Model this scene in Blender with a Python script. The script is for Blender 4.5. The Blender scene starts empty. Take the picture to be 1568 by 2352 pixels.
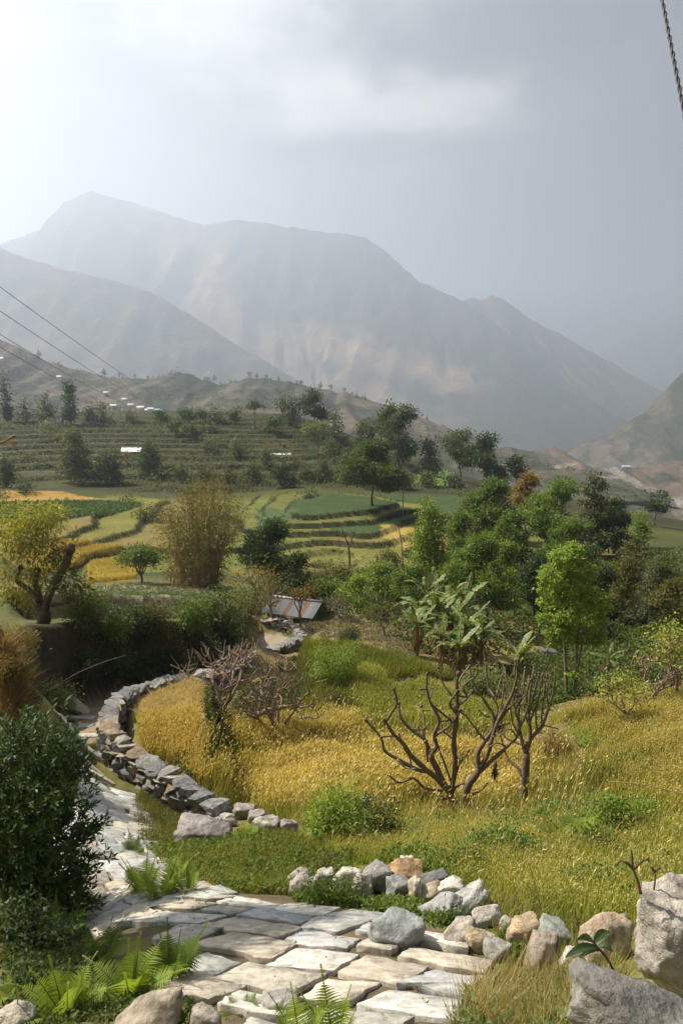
import bpy, math, random
import numpy as np
from mathutils import Vector

# ------------------------------------------------------------------ camera, world, sun
sc = bpy.context.scene
COL = sc.collection
PITCH = math.radians(10.0)
F, CU, CV = 1568.0, 784.0, 1176.0
cam_d = bpy.data.cameras.new('camera')
cam_d.sensor_fit = 'VERTICAL'; cam_d.sensor_height = 36.0; cam_d.lens = 24.0
cam_d.clip_start = 0.05; cam_d.clip_end = 40000.0
cam = bpy.data.objects.new('camera', cam_d); COL.objects.link(cam)
cam.location = (0, 0, 0); cam.rotation_euler = (math.radians(90) - PITCH, 0, 0)
sc.camera = cam

SUN_AZ, SUN_EL = math.radians(-64.0), math.radians(46.0)     # azimuth clockwise from +Y (view), minus = left
SUN_DIR = Vector((math.sin(SUN_AZ)*math.cos(SUN_EL), math.cos(SUN_AZ)*math.cos(SUN_EL), math.sin(SUN_EL)))
sun_d = bpy.data.lights.new('sun', 'SUN'); sun_d.energy = 5.0; sun_d.angle = math.radians(0.6)
sun_d.color = (1.0, 0.91, 0.76)
sun = bpy.data.objects.new('sun', sun_d); COL.objects.link(sun)
sun.rotation_euler = SUN_DIR.to_track_quat('Z', 'Y').to_euler()
sun.location = SUN_DIR * 3000

HAZE_DENSITY = 3.2e-4
world = bpy.data.worlds.new('World'); sc.world = world; world.use_nodes = True
def build_world():
    nt = world.node_tree; N = nt.nodes; L = nt.links; N.clear()
    out = N.new('ShaderNodeOutputWorld'); bg = N.new('ShaderNodeBackground')
    sky = N.new('ShaderNodeTexSky'); sky.sky_type = 'NISHITA'; sky.sun_disc = False
    sky.sun_elevation = SUN_EL; sky.sun_rotation = SUN_AZ
    sky.dust_density = 3.0; sky.altitude = 1500
    tc = N.new('ShaderNodeTexCoord')
    def noise(scale, detail, rough, off, stretch):
        mp = N.new('ShaderNodeMapping'); mp.inputs['Scale'].default_value = stretch
        mp.inputs['Location'].default_value = off
        L.new(tc.outputs['Generated'], mp.inputs['Vector'])
        n = N.new('ShaderNodeTexNoise'); n.inputs['Scale'].default_value = scale
        n.inputs['Detail'].default_value = detail; n.inputs['Roughness'].default_value = rough
        n.inputs['Distortion'].default_value = 0.35
        L.new(mp.outputs[0], n.inputs['Vector']); return n.outputs['Fac']
    def ramp(fac, stops, interp='EASE'):
        r = N.new('ShaderNodeValToRGB'); r.color_ramp.interpolation = interp
        e = r.color_ramp.elements
        while len(e) < len(stops): e.new(0.5)
        for k, (p, c) in enumerate(stops):
            e[k].position = p; e[k].color = (*c, 1) if len(c) == 3 else c
        L.new(fac, r.inputs[0]); return r.outputs['Color']
    def mixc(fac, a, b, mode='MIX'):
        m = N.new('ShaderNodeMix'); m.data_type = 'RGBA'; m.blend_type = mode
        if isinstance(fac, float): m.inputs['Factor'].default_value = fac
        else: L.new(fac, m.inputs['Factor'])
        for s, x in ((6, a), (7, b)):
            if isinstance(x, tuple): m.inputs[s].default_value = (*x, 1)
            else: L.new(x, m.inputs[s])
        return m.outputs[2]
    def mth(op, a, b=None, c=None):
        m = N.new('ShaderNodeMath'); m.operation = op
        for k, x in enumerate((a, b, c)):
            if x is None: continue
            if isinstance(x, (int, float)): m.inputs[k].default_value = x
            else: L.new(x, m.inputs[k])
        return m.outputs[0]
    # a storm front: bright thin overcast on the sun's side, thick rain cloud on the far side
    sep = N.new('ShaderNodeSeparateXYZ'); L.new(tc.outputs['Generated'], sep.inputs[0])
    az = mth('ARCTAN2', sep.outputs['X'], sep.outputs['Y'])         # 0 = view, + = right
    n1 = noise(1.6, 4, 0.55, (2.3, 0.4, 0.1), (1, 1, 2.2))
    n2 = noise(3.6, 6, 0.55, (5.1, 2.2, 4.4), (1, 1, 2.6))
    front = mth('ADD', az, mth('MULTIPLY', mth('SUBTRACT', n1, 0.5), 0.9))
    tilt = mth('MULTIPLY', sep.outputs['Z'], 0.30)
    front = mth('SUBTRACT', front, tilt)
    mr = N.new('ShaderNodeMapRange'); mr.interpolation_type = 'SMOOTHSTEP'
    mr.inputs['From Min'].default_value = -0.32; mr.inputs['From Max'].default_value = 0.34
    L.new(front, mr.inputs['Value'])
    bright, dark = (5.8, 5.85, 5.9), (0.95, 0.98, 1.05)
    base = mixc(mr.outputs[0], bright, dark)
    # billows
    bil = ramp(n2, [(0.0, (0.72,)*3), (0.45, (0.92, 0.93, 0.95)), (0.58, (1.04,)*3), (0.75, (1.5, 1.47, 1.42))])
    base = mixc(1.0, base, bil, 'MULTIPLY')
    # one sunlit cumulus lobe hanging in the front of the rain cloud
    def lobe(az0, el0, wa, we, amp, col, warp=0.75):
        el = mth('ARCSINE', sep.outputs['Z'])
        nn = noise(9.0, 7, 0.62, (az0*9, el0*7, 1.7), (1, 1, 1.8))
        w = mth('MULTIPLY', mth('SUBTRACT', nn, 0.5), warp)
        a = mth('DIVIDE', mth('SUBTRACT', az, az0), wa); e = mth('DIVIDE', mth('SUBTRACT', el, el0), we)
        d = mth('SQRT', mth('ADD', mth('MULTIPLY', a, a), mth('MULTIPLY', e, e)))
        d = mth('ADD', d, mth('MULTIPLY', w, 3.0))
        m = N.new('ShaderNodeMapRange'); m.interpolation_type = 'SMOOTHSTEP'
        m.inputs['From Min'].default_value = 1.25; m.inputs['From Max'].default_value = 0.25
        L.new(d, m.inputs['Value'])
        return mth('MULTIPLY', m.outputs[0], amp), col
    for args in [(0.05, 0.362, 0.18, 0.048, 0.8, (12.5, 12.0, 11.0)), (-0.02, 0.385, 0.10, 0.04, 0.6, (13.5, 13.0, 12.2)), (0.14, 0.35, 0.10, 0.03, 0.5, (11.0, 10.6, 9.8)), (-0.15, 0.455, 0.15, 0.075, 0.8, (12.5, 12.1, 11.3)), (-0.42, 0.405, 0.05, 0.03, 0.45, (8.0, 7.8, 7.4)),
                 (0.25, 0.43, 0.34, 0.050, 0.9, (0.6, 0.65, 0.8)), (0.05, 0.312, 0.18, 0.022, 0.7, (1.8, 1.9, 2.1))]:
        f, c = lobe(*args)
        base = mixc(f, base, c)
    col = mixc(0.93, sky.outputs[0], base)
    L.new(col, bg.inputs['Color']); bg.inputs['Strength'].default_value = 0.030
    L.new(bg.outputs[0], out.inputs['Surface'])
build_world()
vs = sc.view_settings
sc.display_settings.display_device = 'sRGB'
vs.view_transform = 'Standard'; vs.look = 'None'; vs.gamma = 1.0; vs.use_curve_mapping = False
vs.exposure = 1.3
sc.render.engine = 'CYCLES'
cy = sc.cycles
cy.use_denoising = True
try: cy.denoiser = 'OPENIMAGEDENOISE'
except Exception: pass
cy.denoising_prefilter = 'ACCURATE'
cy.max_bounces = 6; cy.diffuse_bounces = 3; cy.glossy_bounces = 2; cy.transmission_bounces = 4
cy.volume_bounces = 1; cy.transparent_max_bounces = 6
cy.sample_clamp_indirect = 6.0
cy.use_adaptive_sampling = True; cy.adaptive_threshold = 0.015

rng = np.random.default_rng(7); random.seed(7)

# ------------------------------------------------------------------ helpers
cp_, sp_ = math.cos(PITCH), math.sin(PITCH)
def ray(u, v):
    dx = (u-CU)/F; dy = (CV-v)/F
    return np.array((dx, cp_+dy*sp_, dy*cp_-sp_))
def pt(u, v, Y):                       # the point seen at (u, v) at forward distance Y
    d = ray(u, v); return d*(Y/d[1])
def ztop(v, Y):
    d = ray(CU, v); return d[2]*Y/d[1]

def _hash(ix, iy, seed):
    h = (ix.astype(np.int64)*374761393 + iy.astype(np.int64)*668265263 + seed*974711) & 0x7fffffff
    h = ((h ^ (h >> 13))*1274126177) & 0x7fffffff
    return ((h ^ (h >> 16)) & 0xffff)/65535.0
def vnoise(x, y, seed=0):
    x = np.asarray(x, float); y = np.asarray(y, float)
    ix = np.floor(x); iy = np.floor(y); fx = x-ix; fy = y-iy
    fx = fx*fx*(3-2*fx); fy = fy*fy*(3-2*fy)
    a = _hash(ix, iy, seed); b = _hash(ix+1, iy, seed); c = _hash(ix, iy+1, seed); d = _hash(ix+1, iy+1, seed)
    return (a*(1-fx)+b*fx)*(1-fy) + (c*(1-fx)+d*fx)*fy
def fbm(x, y, seed=0, octs=4, rough=0.5):
    t = 0; a = 1; s = 0
    for k in range(octs):
        t = t + a*(vnoise(np.asarray(x)*2**k+17.3*k, np.asarray(y)*2**k-9.1*k, seed+k)-0.5)*2; s += a; a *= rough
    return t/s
def ridged(x, y, seed=0, octs=4):
    t = 0; a = 1; s = 0
    for k in range(octs):
        t = t + a*(1-np.abs(2*vnoise(np.asarray(x)*2**k+3.7*k, np.asarray(y)*2**k+5.9*k, seed+k)-1)); s += a; a *= 0.5
    return t/s
def sstep(a, b, x):
    t = np.clip((np.asarray(x, float)-a)/(b-a), 0, 1); return t*t*(3-2*t)

def sdist(P, x, y):                    # signed distance to polygon, + inside
    P = np.asarray(P, float); x = np.asarray(x, float); y = np.asarray(y, float)
    d = np.full(x.shape, 1e18); ins = np.zeros(x.shape, bool); n = len(P)
    for i in range(n):
        ax, ay = P[i][:2]; bx, by = P[(i+1) % n][:2]
        ex, ey = bx-ax, by-ay; L2 = ex*ex+ey*ey+1e-12
        t = np.clip(((x-ax)*ex+(y-ay)*ey)/L2, 0, 1)
        d = np.minimum(d, (x-ax-t*ex)**2+(y-ay-t*ey)**2)
        cond = ((ay > y) != (by > y))
        xi = ax + (y-ay)*ex/(ey if abs(ey) > 1e-12 else 1e-12)
        ins ^= cond & (x < xi)
    d = np.sqrt(d)
    return np.where(ins, d, -d)

# ---- mesh building
def mk(name, V, faces, mat=None, parent=None, cols=None, smooth=False, matidx=None):
    """V (n,3); faces: list of int arrays (m,3)/(m,4) or python lists; cols (n,3) per vertex"""
    me = bpy.data.meshes.new(name)
    V = np.ascontiguousarray(V, np.float32)
    arrs = [np.asarray(f, np.int32) for f in faces if len(f)]
    starts = []; tot = []; loops = []; off = 0
    for a in arrs:
        m, k = a.shape
        starts.append(off + np.arange(m, dtype=np.int32)*k); tot.append(np.full(m, k, np.int32)); loops.append(a.ravel()); off += m*k
    loops = np.concatenate(loops); starts = np.concatenate(starts); tot = np.concatenate(tot)
    me.vertices.add(len(V)); me.vertices.foreach_set('co', V.ravel())
    me.loops.add(len(loops)); me.loops.foreach_set('vertex_index', loops)
    me.polygons.add(len(starts)); me.polygons.foreach_set('loop_start', starts); me.polygons.foreach_set('loop_total', tot)
    if smooth: me.polygons.foreach_set('use_smooth', np.ones(len(starts), bool))
    me.update(calc_edges=True)
    if cols is not None:
        at = me.attributes.new('Col', 'FLOAT_COLOR', 'POINT')
        c = np.ones((len(V), 4), np.float32); c[:, :3] = cols
        at.data.foreach_set('color', c.ravel())
    if mat is not None: me.materials.append(mat)
    me.validate(clean_customdata=False)
    return link(name, me, parent)
def link(name, data, parent=None):
    o = bpy.data.objects.new(name, data); COL.objects.link(o)
    if parent is not None: o.parent = parent
    return o
def tag(o, label=None, cat=None, group=None, kind=None):
    if label: o['label'] = label
    if cat: o['category'] = cat
    if group: o['group'] = group
    if kind: o['kind'] = kind
    return o
def empty(name, loc, rz=0, s=1.0):
    o = bpy.data.objects.new(name, None); COL.objects.link(o)
    o.location = tuple(loc); o.rotation_euler = (0, 0, rz); o.scale = (s, s, s); o.empty_display_size = 0.2
    return o
def copy_tree(o, parent=None):
    c = o.copy(); COL.objects.link(c); c.parent = parent
    for ch in list(o.children): copy_tree(ch, c)
    return c
class MB:                               # collects geometry for one mesh
    def __init__(s): s.V = []; s.F3 = []; s.F4 = []; s.C = []; s.n = 0
    def add(s, V, f3=None, f4=None, col=None):
        V = np.asarray(V, float).reshape(-1, 3)
        if f3 is not None and len(f3): s.F3.append(np.asarray(f3, np.int64)+s.n)
        if f4 is not None and len(f4): s.F4.append(np.asarray(f4, np.int64)+s.n)
        s.V.append(V); s.n += len(V)
        c = np.ones((len(V), 3)) if col is None else np.broadcast_to(np.asarray(col, float), (len(V), 3))
        s.C.append(c)
    def build(s, name, mat, parent=None, smooth=False):
        fs = []
        if s.F3: fs.append(np.concatenate(s.F3))
        if s.F4: fs.append(np.concatenate(s.F4))
        return mk(name, np.concatenate(s.V), fs, mat, parent, np.concatenate(s.C), smooth)
def tube(mb, pts, rad, n=6, col=None, cap=True, wob=0.0):
    P = np.asarray(pts, float); m = len(P); R = np.broadcast_to(np.asarray(rad, float), (m,)).copy()
    T = np.zeros_like(P); T[1:-1] = P[2:]-P[:-2]; T[0] = P[1]-P[0]; T[-1] = P[-1]-P[-2]
    T /= np.linalg.norm(T, axis=1)[:, None]+1e-9
    a = np.array((0, 0, 1.0)) if abs(T[0][2]) < 0.9 else np.array((1.0, 0, 0))
    u = np.cross(T[0], a); u /= np.linalg.norm(u)
    ang = np.arange(n)*2*math.pi/n; V = []
    for i in range(m):
        u = u - T[i]*np.dot(u, T[i]); u /= np.linalg.norm(u)+1e-9; w = np.cross(T[i], u)
        r = R[i]*(1+wob*(rng.random(n)-0.5)*2)
        V.append(P[i] + (np.cos(ang)*r)[:, None]*u + (np.sin(ang)*r)[:, None]*w)
    V = np.concatenate(V); f4 = []; f3 = []
    for i in range(m-1):
        for k in range(n):
            f4.append((i*n+k, i*n+(k+1) % n, (i+1)*n+(k+1) % n, (i+1)*n+k))
    if cap:
        V = np.vstack([V, P[-1]+T[-1]*R[-1]*0.5, P[0]])
        for k in range(n):
            f3.append(((m-1)*n+k, (m-1)*n+(k+1) % n, m*n)); f3.append(((k+1) % n, k, m*n+1))
    mb.add(V, f3, f4, col)
def smooth_line(P, k=4):                # Catmull-Rom resample
    P = np.asarray(P, float); out = []
    Q = np.vstack([2*P[0]-P[1], P, 2*P[-1]-P[-2]])
    for i in range(1, len(Q)-2):
        for t in np.arange(k)/k:
            a, b, c, d = Q[i-1], Q[i], Q[i+1], Q[i+2]
            out.append(0.5*((2*b)+(c-a)*t+(2*a-5*b+4*c-d)*t*t+(3*b-a-3*c+d)*t**3))
    out.append(P[-1]); return np.array(out)
def boxgeo(x0, x1, y0, y1, z0, z1):
    V = [(x, y, z) for z in (z0, z1) for y in (y0, y1) for x in (x0, x1)]
    return np.array(V, float), [(0, 2, 3, 1), (4, 5, 7, 6), (0, 1, 5, 4), (2, 6, 7, 3), (0, 4, 6, 2), (1, 3, 7, 5)]

# ---- materials
def new_mat(name):
    m = bpy.data.materials.new(name); m.use_nodes = True
    nt = m.node_tree; nt.nodes.clear()
    out = nt.nodes.new('ShaderNodeOutputMaterial'); return m, nt, out
def mat_leaf(name, trans=0.35, rough=0.55, spec=0.25, vary=0.18):
    m, nt, out = new_mat(name); N = nt.nodes; L = nt.links
    at = N.new('ShaderNodeAttribute'); at.attribute_name = 'Col'
    oi = N.new('ShaderNodeObjectInfo'); hs = N.new('ShaderNodeHueSaturation')
    mr = N.new('ShaderNodeMapRange'); mr.inputs['To Min'].default_value = 1-vary; mr.inputs['To Max'].default_value = 1+vary
    L.new(oi.outputs['Random'], mr.inputs['Value']); L.new(mr.outputs[0], hs.inputs['Value']); L.new(at.outputs['Color'], hs.inputs['Color'])
    pb = N.new('ShaderNodeBsdfPrincipled'); pb.inputs['Roughness'].default_value = rough
    pb.inputs['Specular IOR Level'].default_value = spec
    L.new(hs.outputs[0], pb.inputs['Base Color'])
    tr = N.new('ShaderNodeBsdfTranslucent'); mc = N.new('ShaderNodeMix'); mc.data_type = 'RGBA'; mc.blend_type = 'MULTIPLY'
    mc.inputs['Factor'].default_value = 1; mc.inputs[7].default_value = (1.25, 1.2, 0.55, 1)
    L.new(hs.outputs[0], mc.inputs[6]); L.new(mc.outputs[2], tr.inputs['Color'])
    mx = N.new('ShaderNodeMixShader'); mx.inputs[0].default_value = trans
    L.new(pb.outputs[0], mx.inputs[1]); L.new(tr.outputs[0], mx.inputs[2]); L.new(mx.outputs[0], out.inputs['Surface'])
    return m
def mat_rough(name, scale=6.0, amt=0.35, bump=0.3, rough=0.9, spec=0.2, tint=(1, 1, 1), detail=8, bscale=None, objvar=0.0, dist=0.02, cracks=0.0, obj_coords=False, dirt=None):
    """colour attribute x fine noise, with bump relief"""
    m, nt, out = new_mat(name); N = nt.nodes; L = nt.links
    at = N.new('ShaderNodeAttribute'); at.attribute_name = 'Col'
    tc = N.new('ShaderNodeTexCoord'); 
    geo = N.new('ShaderNodeNewGeometry')
    pos = tc.outputs['Object'] if obj_coords else geo.outputs['Position']
    def nz(sc_, det=detail):
        n = N.new('ShaderNodeTexNoise'); n.inputs['Scale'].default_value = sc_; n.inputs['Detail'].default_value = det
        n.inputs['Roughness'].default_value = 0.62; L.new(pos, n.inputs['Vector']); return n.outputs['Fac']
    n1 = nz(scale)
    mr = N.new('ShaderNodeMapRange'); mr.inputs['From Min'].default_value = 0.25; mr.inputs['From Max'].default_value = 0.75
    mr.inputs['To Min'].default_value = 1-amt; mr.inputs['To Max'].default_value = 1+amt
    L.new(n1, mr.inputs['Value'])
    vm = N.new('ShaderNodeVectorMath'); vm.operation = 'SCALE'
    L.new(at.outputs['Color'], vm.inputs[0]); L.new(mr.outputs[0], vm.inputs['Scale'])
    c = vm.outputs[0]
    if objvar:
        oi = N.new('ShaderNodeObjectInfo'); m2 = N.new('ShaderNodeMapRange')
        m2.inputs['To Min'].default_value = 1-objvar; m2.inputs['To Max'].default_value = 1+objvar
        L.new(oi.outputs['Random'], m2.inputs['Value'])
        v2 = N.new('ShaderNodeVectorMath'); v2.operation = 'SCALE'; L.new(c, v2.inputs[0]); L.new(m2.outputs[0], v2.inputs['Scale']); c = v2.outputs[0]
    if dirt:
        dsc, dcol, d0, d1 = dirt; nd = nz(dsc, 7); md = N.new('ShaderNodeMapRange'); md.inputs['From Min'].default_value = d0; md.inputs['From Max'].default_value = d1; L.new(nd, md.inputs['Value'])
        mxd = N.new('ShaderNodeMix'); mxd.data_type = 'RGBA'; mxd.inputs[7].default_value = (*dcol, 1); L.new(md.outputs[0], mxd.inputs['Factor']); L.new(c, mxd.inputs[6]); c = mxd.outputs[2]
    pb = N.new('ShaderNodeBsdfPrincipled'); pb.inputs['Roughness'].default_value = rough; pb.inputs['Specular IOR Level'].default_value = spec
    L.new(c, pb.inputs['Base Color'])
    h = nz(bscale or scale*3)
    if cracks:
        vo = N.new('ShaderNodeTexVoronoi'); vo.feature = 'DISTANCE_TO_EDGE'; vo.inputs['Scale'].default_value = cracks
        ds = N.new('ShaderNodeVectorMath'); ds.operation = 'ADD'
        nn = N.new('ShaderNodeTexNoise'); nn.inputs['Scale'].default_value = cracks*1.3; L.new(pos, nn.inputs['Vector'])
        sc2 = N.new('ShaderNodeVectorMath'); sc2.operation = 'SCALE'; sc2.inputs['Scale'].default_value = 0.6/cracks
        L.new(nn.outputs['Color'], sc2.inputs[0]); L.new(pos, ds.inputs[0]); L.new(sc2.outputs[0], ds.inputs[1])
        L.new(ds.outputs[0], vo.inputs['Vector'])
        cm = N.new('ShaderNodeMapRange'); cm.inputs['From Max'].default_value = 0.06; L.new(vo.outputs[0], cm.inputs['Value'])
        mm = N.new('ShaderNodeMath'); mm.operation = 'MULTIPLY_ADD'; mm.inputs[1].default_value = 0.5
        L.new(cm.outputs[0], mm.inputs[0]); L.new(h, mm.inputs[2]); h = mm.outputs[0]
    bp = N.new('ShaderNodeBump'); bp.inputs['Strength'].default_value = bump; bp.inputs['Distance'].default_value = dist
    L.new(h, bp.inputs['Height']); L.new(bp.outputs[0], pb.inputs['Normal'])
    L.new(pb.outputs[0], out.inputs['Surface']); return m
def mat_plain(name, col, rough=0.6, metal=0.0):
    m, nt, out = new_mat(name); pb = nt.nodes.new('ShaderNodeBsdfPrincipled')
    n = nt.nodes.new('ShaderNodeTexNoise'); n.inputs['Scale'].default_value = 9.0; n.inputs['Detail'].default_value = 5
    mr = nt.nodes.new('ShaderNodeMapRange'); mr.inputs['To Min'].default_value = 0.75; mr.inputs['To Max'].default_value = 1.25
    vm = nt.nodes.new('ShaderNodeVectorMath'); vm.operation = 'SCALE'; vm.inputs[0].default_value = col
    nt.links.new(n.outputs['Fac'], mr.inputs['Value']); nt.links.new(mr.outputs[0], vm.inputs['Scale'])
    nt.links.new(vm.outputs[0], pb.inputs['Base Color'])
    pb.inputs['Roughness'].default_value = rough; pb.inputs['Metallic'].default_value = metal
    nt.links.new(pb.outputs[0], out.inputs['Surface']); return m
M_LEAF = mat_leaf('leaf', 0.42); M_LEAF_GLOSS = mat_leaf('leaf_gloss', 0.25, 0.5, 0.3, 0.05); M_FERN = mat_leaf('fern_leaf', 0.45, 0.6, 0.15, 0.1)
M_STRAW = mat_leaf('straw', 0.3, 0.7, 0.15, 0.0)
M_GROUND = mat_rough('soil', 3.0, 0.35, 0.6, 0.95, 0.1, dist=0.05, bscale=14)
M_ROCK = mat_rough('rock', 7.0, 0.5, 1.0, 0.85, 0.25, objvar=0.14, dist=0.06, bscale=8, dirt=(6.0, (0.085, 0.075, 0.055), 0.54, 0.70))
M_SLAB = mat_rough('slab_stone', 9.0, 0.45, 1.0, 0.85, 0.2, objvar=0.2, dist=0.010, bscale=30, cracks=2.3, dirt=(4.0, (0.16, 0.13, 0.09), 0.57, 0.74))
M_BARK = mat_rough('bark', 14.0, 0.4, 0.8, 0.85, 0.2, dist=0.02, bscale=40)
M_MOUNT = mat_rough('mountain_side', 0.012, 0.5, 1.0, 0.95, 0.05, dist=30.0, bscale=0.012)
M_HILL = mat_rough('hill_side', 0.07, 0.5, 1.0, 0.95, 0.05, dist=5.0, bscale=0.10)

# ------------------------------------------------------------------ terrain
CTRL_UVY = [
 (784,2352,3.8),(400,2352,3.9),(0,2352,4.0),(1200,2340,3.7),(1000,2250,4.5),(1250,2200,4.9),(600,2250,4.7),(200,2250,4.9),(0,2200,5.4),
 (850,2120,5.9),(500,2120,6.1),(1150,2100,6.0),(1400,2100,5.9),(330,2070,7.4),(230,2000,8.8),(270,1900,11.6),(230,1830,13.6),(190,1760,15.6),(180,1690,18),
 (60,1750,12.5),(0,1650,13),(0,1440,14),(100,2100,7.2),(0,1900,8),(40,1560,15),(120,1620,17),
 (400,1950,10.5),(650,1900,11.5),(700,2000,9.2),(500,2030,8.2),(900,2070,7.0),(1100,2060,7.2),(1300,2080,7.0),(900,1990,9),(1100,1980,9.2),
 (800,1930,12.4),(1000,1900,14),(1250,1900,13),(1450,1900,12),(1560,1900,11.5),(560,1840,16.8),(480,1870,15.2),(1045,1860,16.6),(1200,1840,17),
 (700,1750,19),(900,1750,19.5),(1250,1750,19),(1350,1800,16),(1500,1780,15.5),(1568,1700,18),(1500,1650,22),(1350,1650,23),(1350,1610,26),(1560,1580,25),
 (1250,1700,21.5),(700,1680,22),(850,1660,23.5),(1000,1650,24),(850,1560,29),(1000,1600,28),(750,1520,33),(950,1510,34.5),(800,1450,42),(960,1490,37),
 (700,1420,49),(1100,1540,33),(1300,1560,33),(1400,1500,38),(1568,1480,34),(1250,1400,55),(1500,1350,62),(1400,1330,70),(1450,1240,95),(1568,1250,90),(1100,1300,75),
 (380,1620,20.3),(440,1590,22),(520,1642,22.6),(600,1652,23),(560,1600,25.2),(660,1640,23.6),(150,1640,20),(300,1570,25),(400,1560,27),(520,1540,31),(600,1480,38),(640,1462,45.4),
 (250,1430,29),(400,1430,31),(520,1430,35),(150,1450,27),(100,1490,26),(300,1370,48),(100,1360,48),(450,1370,50),(590,1400,50),
 (180,1310,75),(300,1330,66),(450,1300,75),(750,1290,84),(600,1330,70),(780,1330,68),(150,1250,84),(150,1170,107),(50,1140,122),
 (850,1180,102),(700,1180,102),(1000,1180,106),(1000,1280,86),(1100,1200,100),(0,1120,132),(300,1130,130),(600,1130,130),(860,1130,130),
 (0,1000,195),(300,1040,178),(600,1030,183),(0,970,215),(350,970,220),(690,965,222),(780,1010,210),(880,1060,190),(960,1090,180),(1060,1110,175),(1200,1130,170),(1400,1180,140),(1568,1220,120),
]
CTRL_XYZ = [(0,0.5,-1.65),(1.5,0.8,-1.8),(-1.5,0.8,-1.9),(1.45,2.6,-2.78),(1.15,1.9,-2.45),(2.2,3.2,-3.0),(0.4,2.4,-3.0),(-1.2,2.4,-3.1),
 (-40,20,-6),(-60,60,-12),(45,25,-9),(70,60,-17),(-150,120,-12),(-160,210,-5),(150,120,-30),(190,200,-45),
 (-250,400,-30),(0,400,-40),(250,400,-90),(-300,700,-60),(0,700,-90),(350,700,-150),(-600,1500,-230),(0,1500,-240),(700,1500,-240),(-2500,6000,-250),(0,6000,-250),(2500,6000,-250)]
_C = np.array([pt(*c) for c in CTRL_UVY]+[np.array(c, float) for c in CTRL_XYZ])
def _feat(x, y):
    r = np.maximum(np.hypot(x, y), 0.4); th = np.clip(np.arctan2(x, np.maximum(y, 1e-6)), -1.2, 1.2)
    th = np.where(y < 0, np.sign(x)*1.2, th)
    return th*2.4, np.log(r), r
_ca, _cl, _cr = _feat(_C[:, 0], _C[:, 1]); _cs = _C[:, 2]/_cr
def _phi(d2): return 0.5*d2*np.log(d2+1e-12)
_n = len(_ca)
_K = _phi((_ca[:, None]-_ca)**2+(_cl[:, None]-_cl)**2)+np.eye(_n)*2e-4
_Pm = np.stack([np.ones(_n), _ca, _cl], 1)
_A = np.block([[_K, _Pm], [_Pm.T, np.zeros((3, 3))]])
_W = np.linalg.solve(_A, np.concatenate([_cs, np.zeros(3)]))
def base_h(x, y):
    x = np.asarray(x, float); y = np.asarray(y, float); sh = x.shape; x = x.ravel(); y = y.ravel(); out = np.empty(len(x))
    for i in range(0, len(x), 40000):
        a, l, r = _feat(x[i:i+40000], y[i:i+40000])
        K = _phi((a[:, None]-_ca)**2+(l[:, None]-_cl)**2)
        s = K@_W[:_n]+_W[_n]+_W[_n+1]*a+_W[_n+2]*l
        out[i:i+40000] = np.where(r > 900, np.clip(s*r, -250, -150), s*r)
    return out.reshape(sh)
PLATEAUS = []          # (polygon xy, z function or number, edge softness)
def H(x, y, detail=True):
    x = np.asarray(x, float); y = np.asarray(y, float)
    z = base_h(x, y); r = np.hypot(x, y)
    # field terraces of the valley floor and the hillside
    zw = z + 1.3*fbm(x/30, y/20, 11, 3)
    h = 0.60; q = zw/h; f = np.floor(q); zt = h*(f+np.clip((q-f-0.92)/0.08, 0, 1))
    m = sstep(66, 74, y)*(1-sstep(124, 130, y))*(1-sstep(10, 30, x-0.18*y))
    z = z*(1-m)+zt*m
    zw = base_h(x, y)*1.0 + 0.45*fbm(x/40, y/40, 21, 3)
    h = 0.95; q = zw/h; f = np.floor(q); zt = h*(f+np.clip((q-f-0.88)/0.12, 0, 1))
    m = sstep(130, 134, y)*(1-sstep(228, 236, y))*(1-sstep(0, 25, x-0.12*y))
    z = z*(1-m)+zt*m
    # soft terraces of the right-hand slope and the middle fields
    h = 0.8; zw = z + 0.35*fbm(x/9, y/9, 31, 3); q = zw/h; f = np.floor(q); zt = h*(f+np.clip((q-f-0.7)/0.3, 0, 1))
    m = sstep(17, 20, y)*(1-sstep(52, 62, y))*sstep(-3.5, -1.5, x)*(1-sstep(16, 30, x))*0.75
    z = z*(1-m)+zt*m
    for P, zp, soft in PLATEAUS:
        bb = np.array(P); i = (x > bb[:, 0].min()-2) & (x < bb[:, 0].max()+2) & (y > bb[:, 1].min()-2) & (y < bb[:, 1].max()+2)
        if not np.any(i): continue
        d = sdist(P, x[i], y[i]); w = sstep(-soft, soft*0.3, d)
        zz = zp(x[i], y[i]) if callable(zp) else zp
        z = z.copy(); z[i] = z[i]*(1-w)+zz*w
    if detail:
        a = np.clip(r*0.006, 0.02, 0.22)*(1-sstep(60, 75, r)*0.7)
        z = z + a*fbm(x/(0.5+r*0.05), y/(0.5+r*0.05), 5, 3) + sstep(240, 400, r)*r*0.01*fbm(x/90, y/90, 8, 4)
    return z
def H1(x, y): return float(H(np.array([x]), np.array([y]))[0])
_ts = np.exp(np.linspace(math.log(2.2), math.log(700), 2400))
def hit(u, v):
    d = ray(u, v); d = d/d[1]; P = d[None]*_ts[:, None]
    z = H(P[:, 0], P[:, 1], True); k = np.nonzero(P[:, 2] < z)[0]
    if len(k) == 0: return P[-1]
    k = k[0]
    if k == 0: return P[0]
    a, b = P[k-1], P[k]; da, db = a[2]-z[k-1], b[2]-z[k]; t = da/(da-db+1e-9)
    p = a+(b-a)*t; return p
def at(u, Y):                           # ground point under column u at forward distance Y
    x = (u-CU)/F*Y
    for _ in range(4):
        z = H1(x, Y); x = (u-CU)/F*(Y*cp_-z*sp_)
    return np.array((x, Y, H1(x, Y)))
def wpoly(pxs): return [tuple(hit(u, v)[:2]) for u, v in pxs]
def ypoly(uY):  return [tuple(at(u, Y)[:2]) for u, Y in uY]

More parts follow.
